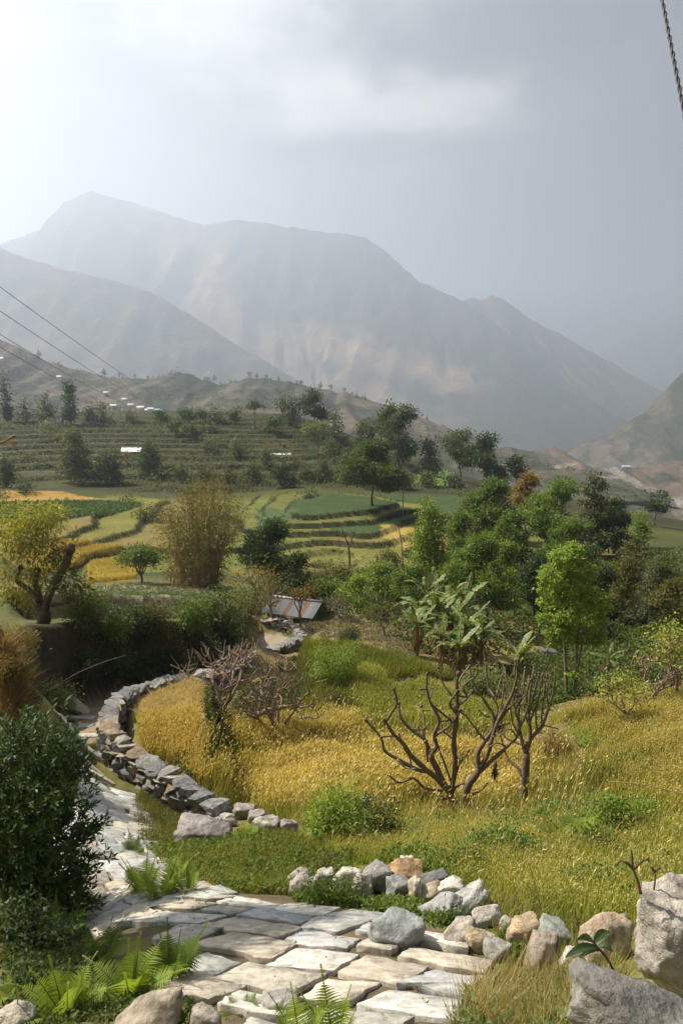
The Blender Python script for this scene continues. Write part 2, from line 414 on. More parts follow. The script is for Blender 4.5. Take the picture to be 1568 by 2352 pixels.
# foreground terrace benches (each a level bench with a steep drop at its lower edge)
def lin(z0, x0, y0, gx, gy): return lambda x, y: z0+gx*(x-x0)+gy*(y-y0)
PL1 = [pt(u, v, Y) for u, v, Y in [(312,1745,17.0),(296,1640,19.6),(345,1597,21.4),(440,1580,23.0),(482,1612,21.8),(478,1650,20.2),(492,1715,18.4),(520,1790,16.9),(520,1850,15.4),(450,1835,15.3),(380,1795,15.9)]]
PLATEAUS.append(([p[:2] for p in PL1], lambda x, y: -9.75-0.06*(y-19)-0.17*np.maximum(0, 18.5-y), 0.3))
# sunken lane between the left bank and the walled bench
BANK = [pt(*a) for a in [(40,1500,21.0),(120,1440,23.2),(200,1430,25.0),(300,1430,27.0),(400,1432,28.6),(480,1436,31.6),(540,1436,35.5),(575,1425,40),(560,1395,47),(300,1385,44),(60,1385,38)]]
PLATEAUS.append(([p[:2] for p in BANK], lambda x, y: -9.2-0.33*(y-26.5)+0.0*x, 0.7))
LANE = [pt(*a) for a in [(100,1660,17.8),(215,1640,18.3),(240,1600,21.5),(330,1563,24.3),(440,1556,26.2),(540,1552,30),(600,1500,36),(560,1470,36.5),(480,1500,30.8),(390,1500,27.6),(300,1515,26.0),(215,1540,24.0),(130,1570,21.5)]]
PLATEAUS.append(([p[:2] for p in LANE], lin(-10.3, -8.5, 19, 0.06, -0.23), 0.35))

LEND = [pt(*a) for a in [(575,1510,36),(598,1470,41),(594,1440,46.6),(650,1446,46.4),(685,1468,44.2),(690,1485,41.5),(640,1505,37.5)]]
PLATEAUS.append(([p[:2] for p in LEND], lambda x, y: -15.25-0.215*(y-37.5), 0.4))
PLATEAUS.append(([(-6.9, 49.0), (-0.8, 48.4), (0.2, 56), (-6.5, 57)], -17.65, 0.5))
_near = np.exp(np.arange(math.log(1.1), math.log(62), 0.0098)); _mid = np.exp(np.arange(math.log(62.3), math.log(245), 0.0056))
_far = np.exp(np.linspace(math.log(248), math.log(11000), 70))
RR = np.concatenate([[0.02, 0.5], _near, _mid, _far])
_th = np.concatenate([np.linspace(-math.pi, -0.66, 26)[:-1], np.linspace(-0.64, 0.64, 310), np.linspace(0.66, math.pi, 26)[1:]])
RG, TG = np.meshgrid(RR, _th, indexing='ij')
GX = RG*np.sin(TG); GY = RG*np.cos(TG)
GZ = H(GX, GY)

# ---- ground cover colours by region; mid-distance ones darkened in place of cloud shadow
SOIL = np.array((0.20, 0.15, 0.095)); DRY = np.array((0.24, 0.17, 0.07)); GRASS = np.array((0.10, 0.125, 0.028)); OLIVE = np.array((0.085, 0.095, 0.032))
SCRUB = np.array((0.075, 0.082, 0.034)); WHEAT = np.array((0.42, 0.27, 0.055)); GOLD = np.array((0.46, 0.25, 0.04)); CROP = np.array((0.065, 0.092, 0.036)); LGRN = np.array((0.165, 0.165, 0.045))
TAN = np.array((0.30, 0.21, 0.12))
def ground_colour(x, y, z):
    r = np.hypot(x, y); n = fbm(x/3.0, y/3.0, 41, 4)[..., None]; nb = fbm(x/18.0, y/18.0, 43, 4)[..., None]; nf = fbm(x/0.7, y/0.7, 44, 3)[..., None]
    c = GRASS*(1+0.25*nf) + (DRY-GRASS)*np.clip(0.45+0.7*n+0.3*nf, 0, 1)*0.7
    w = sstep(10, 30, r)[..., None]; c2 = OLIVE+(DRY-OLIVE)*np.clip(0.25+0.9*nb+0.4*n, 0, 1); c = c*(1-w)+c2*w
    w = sstep(58, 72, y)[..., None]; c3 = LGRN*0.48+(CROP*0.6-LGRN*0.48)*np.clip(0.5+1.3*nb, 0, 1); c = c*(1-w)+c3*w  # valley greens scaled down to stand in for cloud shadow
    w = sstep(127, 133, y)[..., None]; c4 = SCRUB*0.45+(TAN*0.28-SCRUB*0.45)*np.clip(0.12+0.8*nb+0.3*n, 0, 1); c = c*(1-w)+c4*w  # hillside scrub and earth likewise darkened for cloud shadow
    w = sstep(300, 600, r)[..., None]; c5 = SCRUB*0.9+(TAN*0.4-SCRUB*0.9)*np.clip(0.4+1.2*nb, 0, 1); c = c*(1-w)+c5*w
    return np.clip(c, 0.01, 0.7)
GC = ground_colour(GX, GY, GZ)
# risers of the terraces: bare or scrubby banks
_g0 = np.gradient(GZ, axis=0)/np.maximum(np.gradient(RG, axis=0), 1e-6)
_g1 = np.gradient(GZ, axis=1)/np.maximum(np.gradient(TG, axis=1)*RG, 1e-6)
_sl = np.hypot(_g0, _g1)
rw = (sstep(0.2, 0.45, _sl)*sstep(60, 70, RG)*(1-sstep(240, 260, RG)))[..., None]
# every terrace of the valley floor carries its own crop, toned down for cloud shadow
_lv = np.floor((base_h(GX, GY)+1.3*fbm(GX/30, GY/20, 11, 3))/0.60); _pk = _hash(_lv+500, np.floor(GX/21+3*_hash(_lv, _lv*0, 3)), 77)
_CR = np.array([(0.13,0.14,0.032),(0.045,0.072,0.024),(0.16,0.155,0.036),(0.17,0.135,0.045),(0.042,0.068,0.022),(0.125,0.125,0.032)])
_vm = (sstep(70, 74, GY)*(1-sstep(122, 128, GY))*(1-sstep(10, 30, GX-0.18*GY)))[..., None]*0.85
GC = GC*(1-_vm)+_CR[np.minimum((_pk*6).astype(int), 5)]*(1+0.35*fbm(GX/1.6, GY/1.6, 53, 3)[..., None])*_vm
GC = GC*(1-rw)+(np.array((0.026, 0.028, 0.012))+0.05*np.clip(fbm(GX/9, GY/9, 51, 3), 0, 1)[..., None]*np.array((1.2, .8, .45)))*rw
# treads of the left hillside carry thin green-yellow crop, darkened in place of cloud shadow
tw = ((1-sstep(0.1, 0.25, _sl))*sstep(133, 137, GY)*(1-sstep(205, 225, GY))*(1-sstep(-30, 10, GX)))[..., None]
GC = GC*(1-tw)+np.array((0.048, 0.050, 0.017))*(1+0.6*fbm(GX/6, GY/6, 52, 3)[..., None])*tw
def paint(pxpoly, col, soft=0.3, nz=0.15, world=None):
    P = world if world is not None else wpoly(pxpoly); b = np.array(P)
    i = (GX > b[:, 0].min()-2) & (GX < b[:, 0].max()+2) & (GY > b[:, 1].min()-2) & (GY < b[:, 1].max()+2)
    d = sdist(P, GX[i], GY[i])+soft*fbm(GX[i]/(2*soft+.3), GY[i]/(2*soft+.3), 61, 3)
    w = sstep(-soft*0.3, soft*0.3, d)[:, None]
    GC[i] = GC[i]*(1-w)+np.asarray(col)*(1+nz*fbm(GX[i]/1.5, GY[i]/1.5, 62, 3))[:, None]*w
    return P
FIELDS = {}
FIELDS['wheat_bench'] = [p[:2] for p in PL1]
# ---- painted regions (crops and bare earth as they lie)
paint([(0,1125),(130,1128),(240,1146),(180,1152),(0,1152)], np.array((0.30,0.185,0.05)), 0.6)
FIELDS['green_left'] = paint([(0,1155),(230,1152),(330,1160),(250,1185),(120,1200),(0,1205)], CROP*1.15, 0.6)
FIELDS['gold_a'] = paint([(60,1262),(150,1240),(285,1255),(270,1272),(200,1282),(150,1315),(70,1315)], GOLD*0.75, 0.4)
FIELDS['gold_b'] = paint([(205,1295),(300,1280),(320,1300),(310,1330),(200,1338)], GOLD*0.75, 0.4)
paint([(870,1205),(1060,1205),(1060,1255),(940,1265),(880,1235)], np.array((0.30,0.22,0.06)), 0.8)
paint([(660,1275),(700,1250),(900,1280),(900,1290),(690,1290)], LGRN*0.8, 0.8)
paint([(590,1168),(690,1168),(660,1200),(590,1215)], CROP, 0.6)
paint([(960,1085),(1050,1088),(1045,1115),(950,1112)], np.array((0.10,0.17,0.04)), 1.0)
FIELDS['cabbage'] = paint([(60,1400),(60,1345),(300,1338),(480,1360),(560,1385),(430,1400),(250,1410)], np.array((0.24,0.20,0.13)), 0.5)
FIELDS['plowed'] = paint([(692,1430),(760,1425),(905,1445),(1010,1500),(960,1515),(850,1480),(760,1465)], np.array((0.20,0.15,0.09)), 0.4, 0.5)
FIELDS['stubble'] = paint([(310,1650),(335,1602),(430,1580),(478,1610),(474,1650)], np.array((0.36,0.25,0.10)), 0.2)
paint([(1230,1690),(1330,1690),(1330,1760),(1250,1780)], np.array((0.22,0.14,0.075)), 0.4)
paint([(1390,1300),(1470,1330),(1470,1420),(1400,1440),(1380,1380)], np.array((0.17,0.095,0.045)), 0.8)
paint(None, np.array((0.055,0.042,0.026)), 0.3, world=[pt(*a)[:2] for a in [(90,1560,19.5),(215,1540,23.2),(300,1515,25.2),(390,1500,26.8),(480,1500,30),(560,1470,35.8),(580,1440,38),(480,1436,32.4),(400,1432,29.4),(300,1430,27.8),(200,1430,25.8),(60,1440,23)]])  # lane bank face: bare earth painted darker to deepen its shade
paint(None, np.array((0.30,0.25,0.18)), 0.15, world=[p[:2] for p in LEND])
LANEDIRT = paint(None, np.array((0.25,0.19,0.125)), 0.15, world=[p[:2] for p in LANE])
# left bank: bare dry earth
paint(None, np.array((0.085,0.058,0.036)), 0.4, world=[pt(*a)[:2] for a in [(-300,1900,9),(30,1760,12.2),(75,1640,16.5),(20,1560,17.5),(-300,1450,16)]])
mountain_soil = None
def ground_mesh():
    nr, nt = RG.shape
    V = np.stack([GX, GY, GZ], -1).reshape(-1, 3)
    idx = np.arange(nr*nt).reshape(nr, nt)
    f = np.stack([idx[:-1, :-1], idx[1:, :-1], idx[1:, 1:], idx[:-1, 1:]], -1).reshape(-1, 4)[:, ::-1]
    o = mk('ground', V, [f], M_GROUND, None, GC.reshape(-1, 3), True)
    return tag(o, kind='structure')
ground = None

# ------------------------------------------------------------------ ridges and mountains
def ridge(name, prof, run, base_z, mat, colfn, back=None, nu=260, nv=90, seed=0, amp=0.05, cells=7, crest_rough=0.004, steep=1.4, twist=0.0):
    """prof: [(u, v, Y)] crest as it lies in the land; the near flank runs 'run' metres toward the viewer down to base_z"""
    P = np.array([pt(*p) for p in prof]); s = np.concatenate([[0], np.cumsum(np.hypot(*(np.diff(P[:, :2], axis=0).T)))])
    S = np.linspace(0, s[-1], nu); C = np.stack([np.interp(S, s, P[:, k]) for k in range(3)], 1)
    Lr = s[-1]; Rm = C[:, 1].mean()
    C[:, 2] += crest_rough*Rm*fbm(S/(Rm*0.012), S*0, seed+3, 4)*1.0
    nb = nv//4
    T = np.concatenate([-np.linspace(1, 0, nb, endpoint=False)*0.7, np.linspace(0, 1, nv)])   # negative = far flank
    SS, TT = np.meshgrid(S, T)
    cx = np.broadcast_to(C[:, 0], SS.shape); cyy = np.broadcast_to(C[:, 1], SS.shape); cz = np.broadcast_to(C[:, 2], SS.shape)
    rn = np.broadcast_to(np.interp(S, s, np.broadcast_to(run, (len(s),)) if np.ndim(run) == 0 else np.asarray(run, float)), SS.shape)
    bz = base_z
    ta = np.abs(TT)
    drop = (cz-bz)
    fall = 1-(1-ta)**steep
    wob = fbm(SS/(Lr/cells), TT*1.3, seed, 3)*0.16*ta*rn
    rid = ridged(SS/(Lr/cells/1.7)+twist*TT, TT*1.6+0.3*fbm(SS/(Lr/cells), TT*2, seed+9, 2), seed+1, 5)-0.55
    rid2 = fbm(SS/(Lr/cells/6), TT*7, seed+5, 4)
    env = np.clip(ta*5, 0, 1)*(1-0.6*ta)
    y = cyy-np.sign(TT)*ta*rn + np.where(TT < 0, 0, 0)
    x = cx + wob + 0.0*TT
    z = cz - fall*drop + (amp*drop*2.2*rid + amp*drop*0.8*rid2)*env
    z = np.where(ta > 0.98, np.minimum(z, bz+5), z)
    idx = np.arange(x.size).reshape(x.shape)
    f = np.stack([idx[:-1, :-1], idx[:-1, 1:], idx[1:, 1:], idx[1:, :-1]], -1).reshape(-1, 4)[:, ::-1]
    V = np.stack([x, y, z], -1)
    col = colfn(SS/Lr, TT, V, rid)
    o = mk(name, V.reshape(-1, 3), [f], mat, None, col.reshape(-1, 3), True)
    tag(o, kind='structure'); o['_'] = 0; del o['_']
    return o, V
FOREST = np.array((0.035, 0.045, 0.028)); EARTH = np.array((0.30, 0.21, 0.13)); BROWN = np.array((0.11, 0.085, 0.055))
def px_of(V):
    x, y, z = V[..., 0], V[..., 1], V[..., 2]
    t = y*cp_-z*sp_; up = y*sp_+z*cp_
    return CU+F*x/t, CV-F*up/t
def col_main(s, t, V, rid):
    n = fbm(s*30, t*8, 71, 5); n2 = fbm(s*9, t*3, 72, 4)
    w = np.clip(sstep(-0.1, 0.5, n+0.7*n2)*0.35+0.9*sstep(-0.02, 0.22, rid+0.15*n)*sstep(0.02, 0.2, np.abs(t)), 0, 1)[..., None]*0.25
    c = FOREST*(1-w)+BROWN*w
    # the bare landslide scar running from the saddle down the flank to the right
    sc_ = s*1.0; cl = np.interp(t, [0, 0.12, 0.3, 0.5, 0.7, 1.0], [0.42, 0.44, 0.475, 0.52, 0.60, 0.70]); wd = np.interp(t, [0, 0.1, 0.3, 0.5, 0.75, 1.0], [0.085, 0.07, 0.045, 0.06, 0.10, 0.08])
    d = np.abs(sc_-cl)/wd + 0.55*fbm(s*26, t*9, 73, 5)+0.3*fbm(s*60, t*14, 74, 4)
    m = (1-sstep(0.35, 1.05, d))[..., None]*0.85
    c = c*(1-m)+EARTH*0.7*(1+0.3*n[..., None])*m
    u, v = px_of(V); f = np.clip((u-690)/400, 0, 1); dd = np.abs(v-(775+105*f))/(55-8*f)+np.maximum(0, np.abs(u-890)-190)/60+0.6*fbm(u/38, v/30, 75, 5)
    m = ((1-sstep(0.2, 1.15, dd))*(t > 0))[..., None]; c = c*(1-0.8*m)+EARTH*0.95*0.8*m
    return np.clip(c, 0.01, 0.8)
def col_side(s, t, V, rid):
    n = fbm(s*22, t*7, 81, 5); w = np.clip(sstep(0.05, 0.55, n+0.2)*0.4+0.8*sstep(0.0, 0.22, rid+0.15*n), 0, 1)[..., None]*0.7
    return np.clip(FOREST*1.1*(1-w)+BROWN*1.1*w, 0.01, 0.8)
MAIN = [(-420,640,4300),(-200,560,4400),(0,562,4500),(70,536,4500),(118,522,4500),(132,497,4500),(147,463,4500),(178,452,4500),(210,440,4500),(270,457,4500),(340,475,4500),(420,502,4520),(472,519,4540),(540,503,4560),(600,512,4560),(690,525,4560),(790,538,4560),(840,546,4540),(880,572,4520),(920,611,4500),(960,646,4480),(1060,690,4440),(1110,722,4420),(1180,775,4400),(1250,835,4350),(1320,900,4300),(1400,985,4250),(1480,1080,4200)]
ridge('mountain', MAIN, 1900, -250, M_MOUNT, col_main, nu=300, nv=90, seed=100, amp=0.055, cells=11, crest_rough=0.0022, steep=1.25, twist=1.2)
SEC = [(900,760,4750),(1000,715,4750),(1060,692,4750),(1085,683,4750),(1103,690,4750),(1130,676,4750),(1160,691,4750),(1220,736,4750),(1240,745,4750),(1300,776,4750),(1400,832,4750),(1520,902,4750),(1600,960,4750),(1750,1050,4750)]
ridge('mountain', SEC, 1500, -250, M_MOUNT, col_side, nu=160, nv=55, seed=130, amp=0.08, cells=8, crest_rough=0.002, steep=1.3)
FARR = [(1300,870,7600),(1400,800,7600),(1480,755,7600),(1568,722,7600),(1750,660,7600),(2000,640,7600),(2300,700,7600)]
ridge('mountain', FARR, 1500, -250, M_MOUNT, col_side, nu=120, nv=50, seed=150, amp=0.05, cells=4, crest_rough=0.002)
LEFT = [(-500,470,2900),(-200,540,2900),(0,568,2850),(60,592,2850),(150,620,2850),(240,640,2850),(330,662,2850),(400,700,2850),(450,732,2850),(560,802,2850),(650,852,2850),(720,900,2850),(850,985,2850),(960,1060,2850)]
ridge('mountain', LEFT, 1300, -250, M_MOUNT, col_side, nu=180, nv=62, seed=170, amp=0.08, cells=9, crest_rough=0.002)
def col_hill(s, t, V, rid):
    n = fbm(V[..., 0]/45, V[..., 1]/60, 91, 5); n2 = fbm(V[..., 0]/14, V[..., 1]/20, 92, 4)
    w = sstep(-0.35, 0.35, n+0.5*n2)[..., None]
    return np.clip(np.array((0.042, 0.05, 0.028))*(1-w)+np.array((0.125, 0.10, 0.070))*w, 0.01, 0.8)
def col_slide(s, t, V, rid):
    c = col_hill(s, t, V, rid)*np.array((1.15, 1.0, 0.95))
    u, v = px_of(V); n = fbm(V[..., 0]/30, V[..., 1]/40, 95, 5)
    return c
NEAR = [(-420,640,820),(-200,700,840),(0,776,870),(50,800,870),(100,826,880),(170,848,890),(240,864,900),(290,868,905),(330,872,905),(380,862,910),(410,854,910),(440,862,910),(500,886,920),(530,880,925),(565,868,930),(610,866,935),(660,876,940),(700,886,945),(760,898,950),(820,908,955),(870,925,960),(950,952,970),(1000,975,980),(1040,990,990),(1090,1030,990),(1150,1085,980),(1200,1130,960)]
_, NEARV = ridge('hill', NEAR, 520, -75, M_HILL, col_hill, nu=330, nv=80, seed=200, amp=0.10, cells=9, crest_rough=0.0035, steep=1.15)
LOWR = [(850,1000,1200),(950,1010,1200),(1050,1015,1190),(1120,1030,1180),(1160,1026,1180),(1230,1036,1180),(1270,1028,1180),(1300,1040,1180),(1340,1064,1180),(1370,1076,1180),(1400,1072,1185),(1430,1076,1190),(1470,1078,1200),(1500,1070,1200),(1568,1058,1200),(1700,1040,1200),(1900,1010,1200)]
def col_low(s, t, V, rid):
    c = col_hill(s, t, V, rid)*np.array((1.05, 0.92, 0.88))
    # grey scree chute from the saddle down to the right, and the pale road scar
    S0 = np.interp(V[..., 0]/V[..., 1], [p[0] for p in sorted((((a-CU)/F), 0) for a, b, d in LOWR)], np.linspace(0, 1, len(LOWR)))
    xr = V[..., 0]; ta = np.clip(t, 0, 1)
    x0 = 470; cl = x0 + 60*ta + 250*ta*ta; wd = 22+30*ta
    d = np.abs(xr-cl)/wd+0.5*fbm(xr/25, V[..., 1]/40, 96, 4)
    m = ((1-sstep(0.6, 1.0, d))*(t > 0))[..., None]
    c = c*(1-m)+np.array((0.21, 0.185, 0.16))*m
    m2 = ((1-sstep(0.35, 0.8, np.abs(ta-0.10-0.00045*np.maximum(0, x0-xr))/0.022+0.3*fbm(xr/30, ta*8, 97, 3)))*(xr < x0+20)*(xr > x0-190)*(t > 0))[..., None]
    return c*(1-m2)+np.array((0.22, 0.18, 0.135))*m2
_, LOWV = ridge('hill', LOWR, 560, -250, M_HILL, col_low, nu=240, nv=80, seed=230, amp=0.11, cells=9, crest_rough=0.003, steep=1.1)
RIGHT = [(1180,1160,1750),(1270,1080,1750),(1330,1028,1760),(1360,1012,1770),(1390,1000,1780),(1430,975,1790),(1480,945,1800),(1510,912,1800),(1540,880,1800),(1568,855,1800),(1650,800,1800),(1800,730,1800),(2100,640,1800)]
ridge('hill', RIGHT, 560, -250, M_HILL, col_low if False else col_hill, nu=170, nv=60, seed=260, amp=0.10, cells=7, crest_rough=0.002, steep=1.1)

# ------------------------------------------------------------------ haze
def build_haze():
    V, f = boxgeo(-6200, 6200, -1500, 9300, -256, 1345)
    m, nt, out = new_mat('haze_air')
    pv = nt.nodes.new('ShaderNodeVolumePrincipled')
    pv.inputs['Color'].default_value = (0.62, 0.71, 0.87, 1); pv.inputs['Density'].default_value = HAZE_DENSITY
    pv.inputs['Anisotropy'].default_value = 0.5
    nt.links.new(pv.outputs[0], out.inputs['Volume'])
    try: m.cycles.homogeneous_volume = True
    except Exception: pass
    o = mk('haze', V, [np.array(f)], m); tag(o, 'thin pale haze filling the valley air', 'haze', kind='stuff'); return o
haze = build_haze()

# ------------------------------------------------------------------ plant library
def unit(v): return v/(np.linalg.norm(v, axis=-1, keepdims=True)+1e-9)
def leaf_quads(mb, C, A, Nn, L, W, cols, raise_=0.18):
    n = len(C); A = unit(A); B = unit(np.cross(Nn, A)); Nn = np.cross(A, B)
    L = np.broadcast_to(L, (n,))[:, None]; W = np.broadcast_to(W, (n,))[:, None]
    V = np.empty((n, 4, 3)); V[:, 0] = C; m = C+A*L*0.45; V[:, 1] = m+B*W*0.5+Nn*W*raise_; V[:, 2] = C+A*L-Nn*L*0.08; V[:, 3] = m-B*W*0.5+Nn*W*raise_
    i = np.arange(n)[:, None]*4
    mb.add(V.reshape(-1, 3), None, i+np.array((0, 1, 2, 3)), np.repeat(cols, 4, axis=0))
def rand_dirs(n): return unit(rng.normal(size=(n, 3)))
def crown(mb, lobes, n, size, clump_r, cA, cB, per=14, flat=0.6, aspect=0.55, droop=0.25, shell=0.5, cC=None, fracC=0.0):
    lobes = np.asarray(lobes, float); w = (lobes[:, 3]*lobes[:, 4]*lobes[:, 5])**(2/3); w /= w.sum()
    ncl = max(3, int(n/per)); k = rng.choice(len(lobes), ncl, p=w)
    d = rand_dirs(ncl); rad = shell+(1-shell)*rng.random(ncl)**0.6
    cc = lobes[k, :3]+d*lobes[k, 3:6]*rad[:, None]
    ph = rng.random(ncl); idx = np.repeat(np.arange(ncl), per); m = len(idx)
    C = cc[idx]+rng.normal(size=(m, 3))*clump_r*np.array((1, 1, flat))
    out = unit(d[idx]+0.6*rand_dirs(m)+np.array((0, 0, -droop)))
    Nn = unit(d[idx]*0.5+np.array((0, 0, 0.7))+0.7*rand_dirs(m))
    t = np.clip(0.55*ph[idx]+0.45*rng.random(m), 0, 1)[:, None]
    cols = np.asarray(cA)*(1-t)+np.asarray(cB)*t
    if cC is not None:
        s = (rng.random(ncl)[idx] < fracC)[:, None]; cols = np.where(s, np.asarray(cC)*(0.7+0.6*rng.random((m, 1))), cols)
    L = size*(0.65+0.7*rng.random(m))
    leaf_quads(mb, C, out, Nn, L, L*aspect, cols)
def trunk_geo(mb, base, top, r, lobes=None, n=7, col=(0.13, 0.095, 0.065), bend=0.04, nb=None):
    base = np.asarray(base, float); top = np.asarray(top, float); h = np.linalg.norm(top-base)
    ts = np.linspace(0, 1, 7); P = base+(top-base)*ts[:, None]+rng.normal(size=(7, 3))*np.array((1, 1, 0.0))*h*bend*np.sin(ts*math.pi)[:, None]
    P[0, 2] -= 0.25*r+0.15
    R = r*(1-0.65*ts); R[0] = r*1.35
    tube(mb, P, R, n, col, wob=0.12)
    if lobes is not None:
        for l in (lobes if nb is None else lobes[:nb]):
            l = np.asarray(l[:3], float); t0 = np.clip(0.45+0.4*rng.random(), 0, 0.95)
            s = base+(top-base)*t0; mid = (s+l)/2+np.array((0, 0, -0.06*h))+rng.normal(size=3)*0.03*h
            tube(mb, smooth_line([s, mid, l], 3), np.linspace(r*0.42, r*0.10, 7), 5, col)
PAL = dict(hill=((0.036, 0.062, 0.018), (0.10, 0.135, 0.032)),
    mid=((0.058, 0.105, 0.020), (0.165, 0.235, 0.040)), dark=((0.026, 0.050, 0.016), (0.065, 0.10, 0.028)),
    bright=((0.115, 0.19, 0.028), (0.28, 0.37, 0.058)), dusty=((0.070, 0.088, 0.040), (0.125, 0.14, 0.062)),
    yellow=((0.17, 0.18, 0.022), (0.34, 0.31, 0.035)), rust=((0.13, 0.10, 0.03), (0.27, 0.18, 0.05)),
    pale=((0.12, 0.16, 0.055), (0.24, 0.27, 0.085)), olive=((0.075, 0.085, 0.026), (0.15, 0.145, 0.042)), lime=((0.20, 0.24, 0.045), (0.36, 0.38, 0.085)))
def tree(name, label, u, Y, vtop, wpx, style='round', pal='mid', group=None, cat='tree', dens=1.0, cbase=None, r=None, leaf=None, base=None, lean=0.0, hide=False):
    b = at(u, Y) if base is None else np.asarray(base, float)
    t = Y*cp_-b[2]*sp_; h = max(ztop(vtop, Y)-b[2], 0.022*Y); w = wpx/F*t; px = t/682.0
    leaf = leaf or max(0.13, 2.5*px); root = empty(name, b); tag(root, label, cat, group)
    cA, cB = PAL[pal]; mbt = MB(); mbc = MB(); hw = w/2
    if style == 'round':
        cb = 0.30 if cbase is None else cbase; zc = h*(cb+1)/2; rz = h*(1-cb)/2
        lobes = [(0, 0, zc, hw*0.42, hw*0.42, rz*0.55)]; sk = rng.uniform(-.25, .25)
        for k in range(22):
            a = k*2.4+rng.random(); e = -0.85+1.75*((k*0.618) % 1.0); wr = (1-0.72*max(0, e)**1.8)*(1-0.35*max(0, -e))*rng.uniform(.35, .9); q = rng.uniform(.22, .42)
            lobes.append((math.cos(a)*hw*wr+sk*hw*e, math.sin(a)*hw*wr, zc+e*rz*0.86, hw*q, hw*q, min(hw*q*rng.uniform(.6, .9), rz*.5)))
        lobes.append((sk*hw*.8, 0, h*0.93, hw*0.26, hw*0.26, h*0.06)); clr = max(0.02*h, 1.1*leaf)
    elif style == 'column':
        cb = 0.15 if cbase is None else cbase; lobes = []
        for k in range(7):
            f = k/6; ww = hw*(0.75+0.3*math.sin(f*2.6+0.4))*(1-0.45*f*f)
            lobes.append((rng.uniform(-.18, .18)*hw, rng.uniform(-.18, .18)*hw, h*(cb+(0.92-cb)*f), ww*0.85, ww*0.85, h*0.10))
        clr = max(0.04*h, 1.6*leaf)
    elif style == 'feather':      # open crown, layered side branches
        cb = 0.12 if cbase is None else cbase; lobes = []
        for k in range(16):
            f = (k+0.5)/16; ww = hw*(1-0.72*f)*rng.uniform(.6, 1.1); a = k*2.4
            lobes.append((math.cos(a)*ww*0.6, math.sin(a)*ww*0.6, h*(cb+(0.97-cb)*f), ww*0.5, ww*0.5, h*0.035))
        clr = max(0.03*h, 1.3*leaf)
    elif style == 'conifer':
        lobes = []
        for k in range(12):
            f = k/11; ww = hw*(1.05-0.95*f); lobes.append((rng.uniform(-.1, .1)*hw, rng.uniform(-.1, .1)*hw, h*(0.12+0.86*f), ww, ww, h*0.04))
        clr = max(0.02*h, 1.0*leaf)
    elif style == 'umbrella':     # slender stem, small head
        cb = 0.72 if cbase is None else cbase
        lobes = [(0, 0, h*(cb+0.13), hw*0.8, hw*0.8, h*0.10), (hw*0.4, 0, h*0.95, hw*0.5, hw*0.5, h*0.05), (-hw*0.45, 0, h*(cb+0.1), hw*0.5, hw*0.5, h*0.05), (0, 0.2*hw, h*0.5, hw*0.3, hw*0.3, h*0.05)]
        clr = max(0.03*h, 1.2*leaf)
    if lean:
        lobes = [(l[0]+lean*w*l[2]/h, *l[1:]) for l in lobes]
    area = w/px*(h/px)*0.62; nleaf = int(dens*9.0*area/((leaf/px)**2*0.4)); nleaf = int(np.clip(nleaf, 160, 22000))
    if style == 'feather': nleaf = int(nleaf*0.5)
    if style == 'umbrella': nleaf = int(nleaf*0.45)
    top = np.array((lean*w*0.9, 0, h*(0.90 if style in ('feather', 'conifer') else 0.78)))
    r = r or max(0.018*h, 0.6*px)
    trunk_geo(mbt, (0, 0, 0), top, r, lobes if style in ('round', 'umbrella') else lobes[::2] if style == 'feather' else None, 6)
    crown(mbc, lobes, nleaf, leaf, clr, cA, cB, shell=0.45 if style == 'round' else 0.15)
    mbt.build('trunk', M_BARK, root, True); mbc.build('crown', M_LEAF, root)
    return root
def bush(name, label, u, v, wpx, hpx, pal='mid', group=None, cat='bush', dens=1.0, leaf=None, Y=None, aspect=0.5, extra=None, hang=0.0):
    b = hit(u, v) if Y is None else at(u, Y); t = b[1]*cp_-b[2]*sp_; px = t/682.0; w = wpx/F*t; h = hpx/F*t*1.05
    leaf = leaf or max(0.05, 2.6*px); root = empty(name, b); tag(root, label, cat, group); hw = w/2
    lobes = [(0, 0, h*0.42, hw*0.7, hw*0.6, h*0.42)]
    for k in range(6):
        a = rng.random()*6.28; lobes.append((math.cos(a)*hw*0.6, math.sin(a)*hw*0.45, h*rng.uniform(.22, .72), hw*rng.uniform(.28, .42), hw*rng.uniform(.28, .42), h*rng.uniform(.2, .3)))
    area = w/px*h/px*0.75; n = int(np.clip(dens*5.0*area/((leaf/px)**2*0.4*aspect/0.5), 80, 16000)); mb = MB(); cA, cB = PAL[pal]
    kw = dict(cC=extra[0], fracC=extra[1]) if extra else {}
    crown(mb, lobes, n, leaf, max(0.07*h, 1.6*leaf), cA, cB, shell=0.25, aspect=aspect, flat=0.8, **kw)
    V = np.concatenate(mb.V); mb.V = [np.column_stack([V[:, 0], V[:, 1], np.maximum(V[:, 2], -0.35*h)])]
    st = MB()
    for k in range(5):
        l = lobes[1+k]; tube(st, smooth_line([(0, 0, -0.1*h-0.03), (0.45*l[0], 0.45*l[1], l[2]*0.5), l[:3]], 3), np.linspace(0.02*h+0.006, 0.006, 7), 5, (0.14, 0.10, 0.07))
    st.build('stem', M_BARK, root, True); mb.build('foliage', M_LEAF, root)
    return root

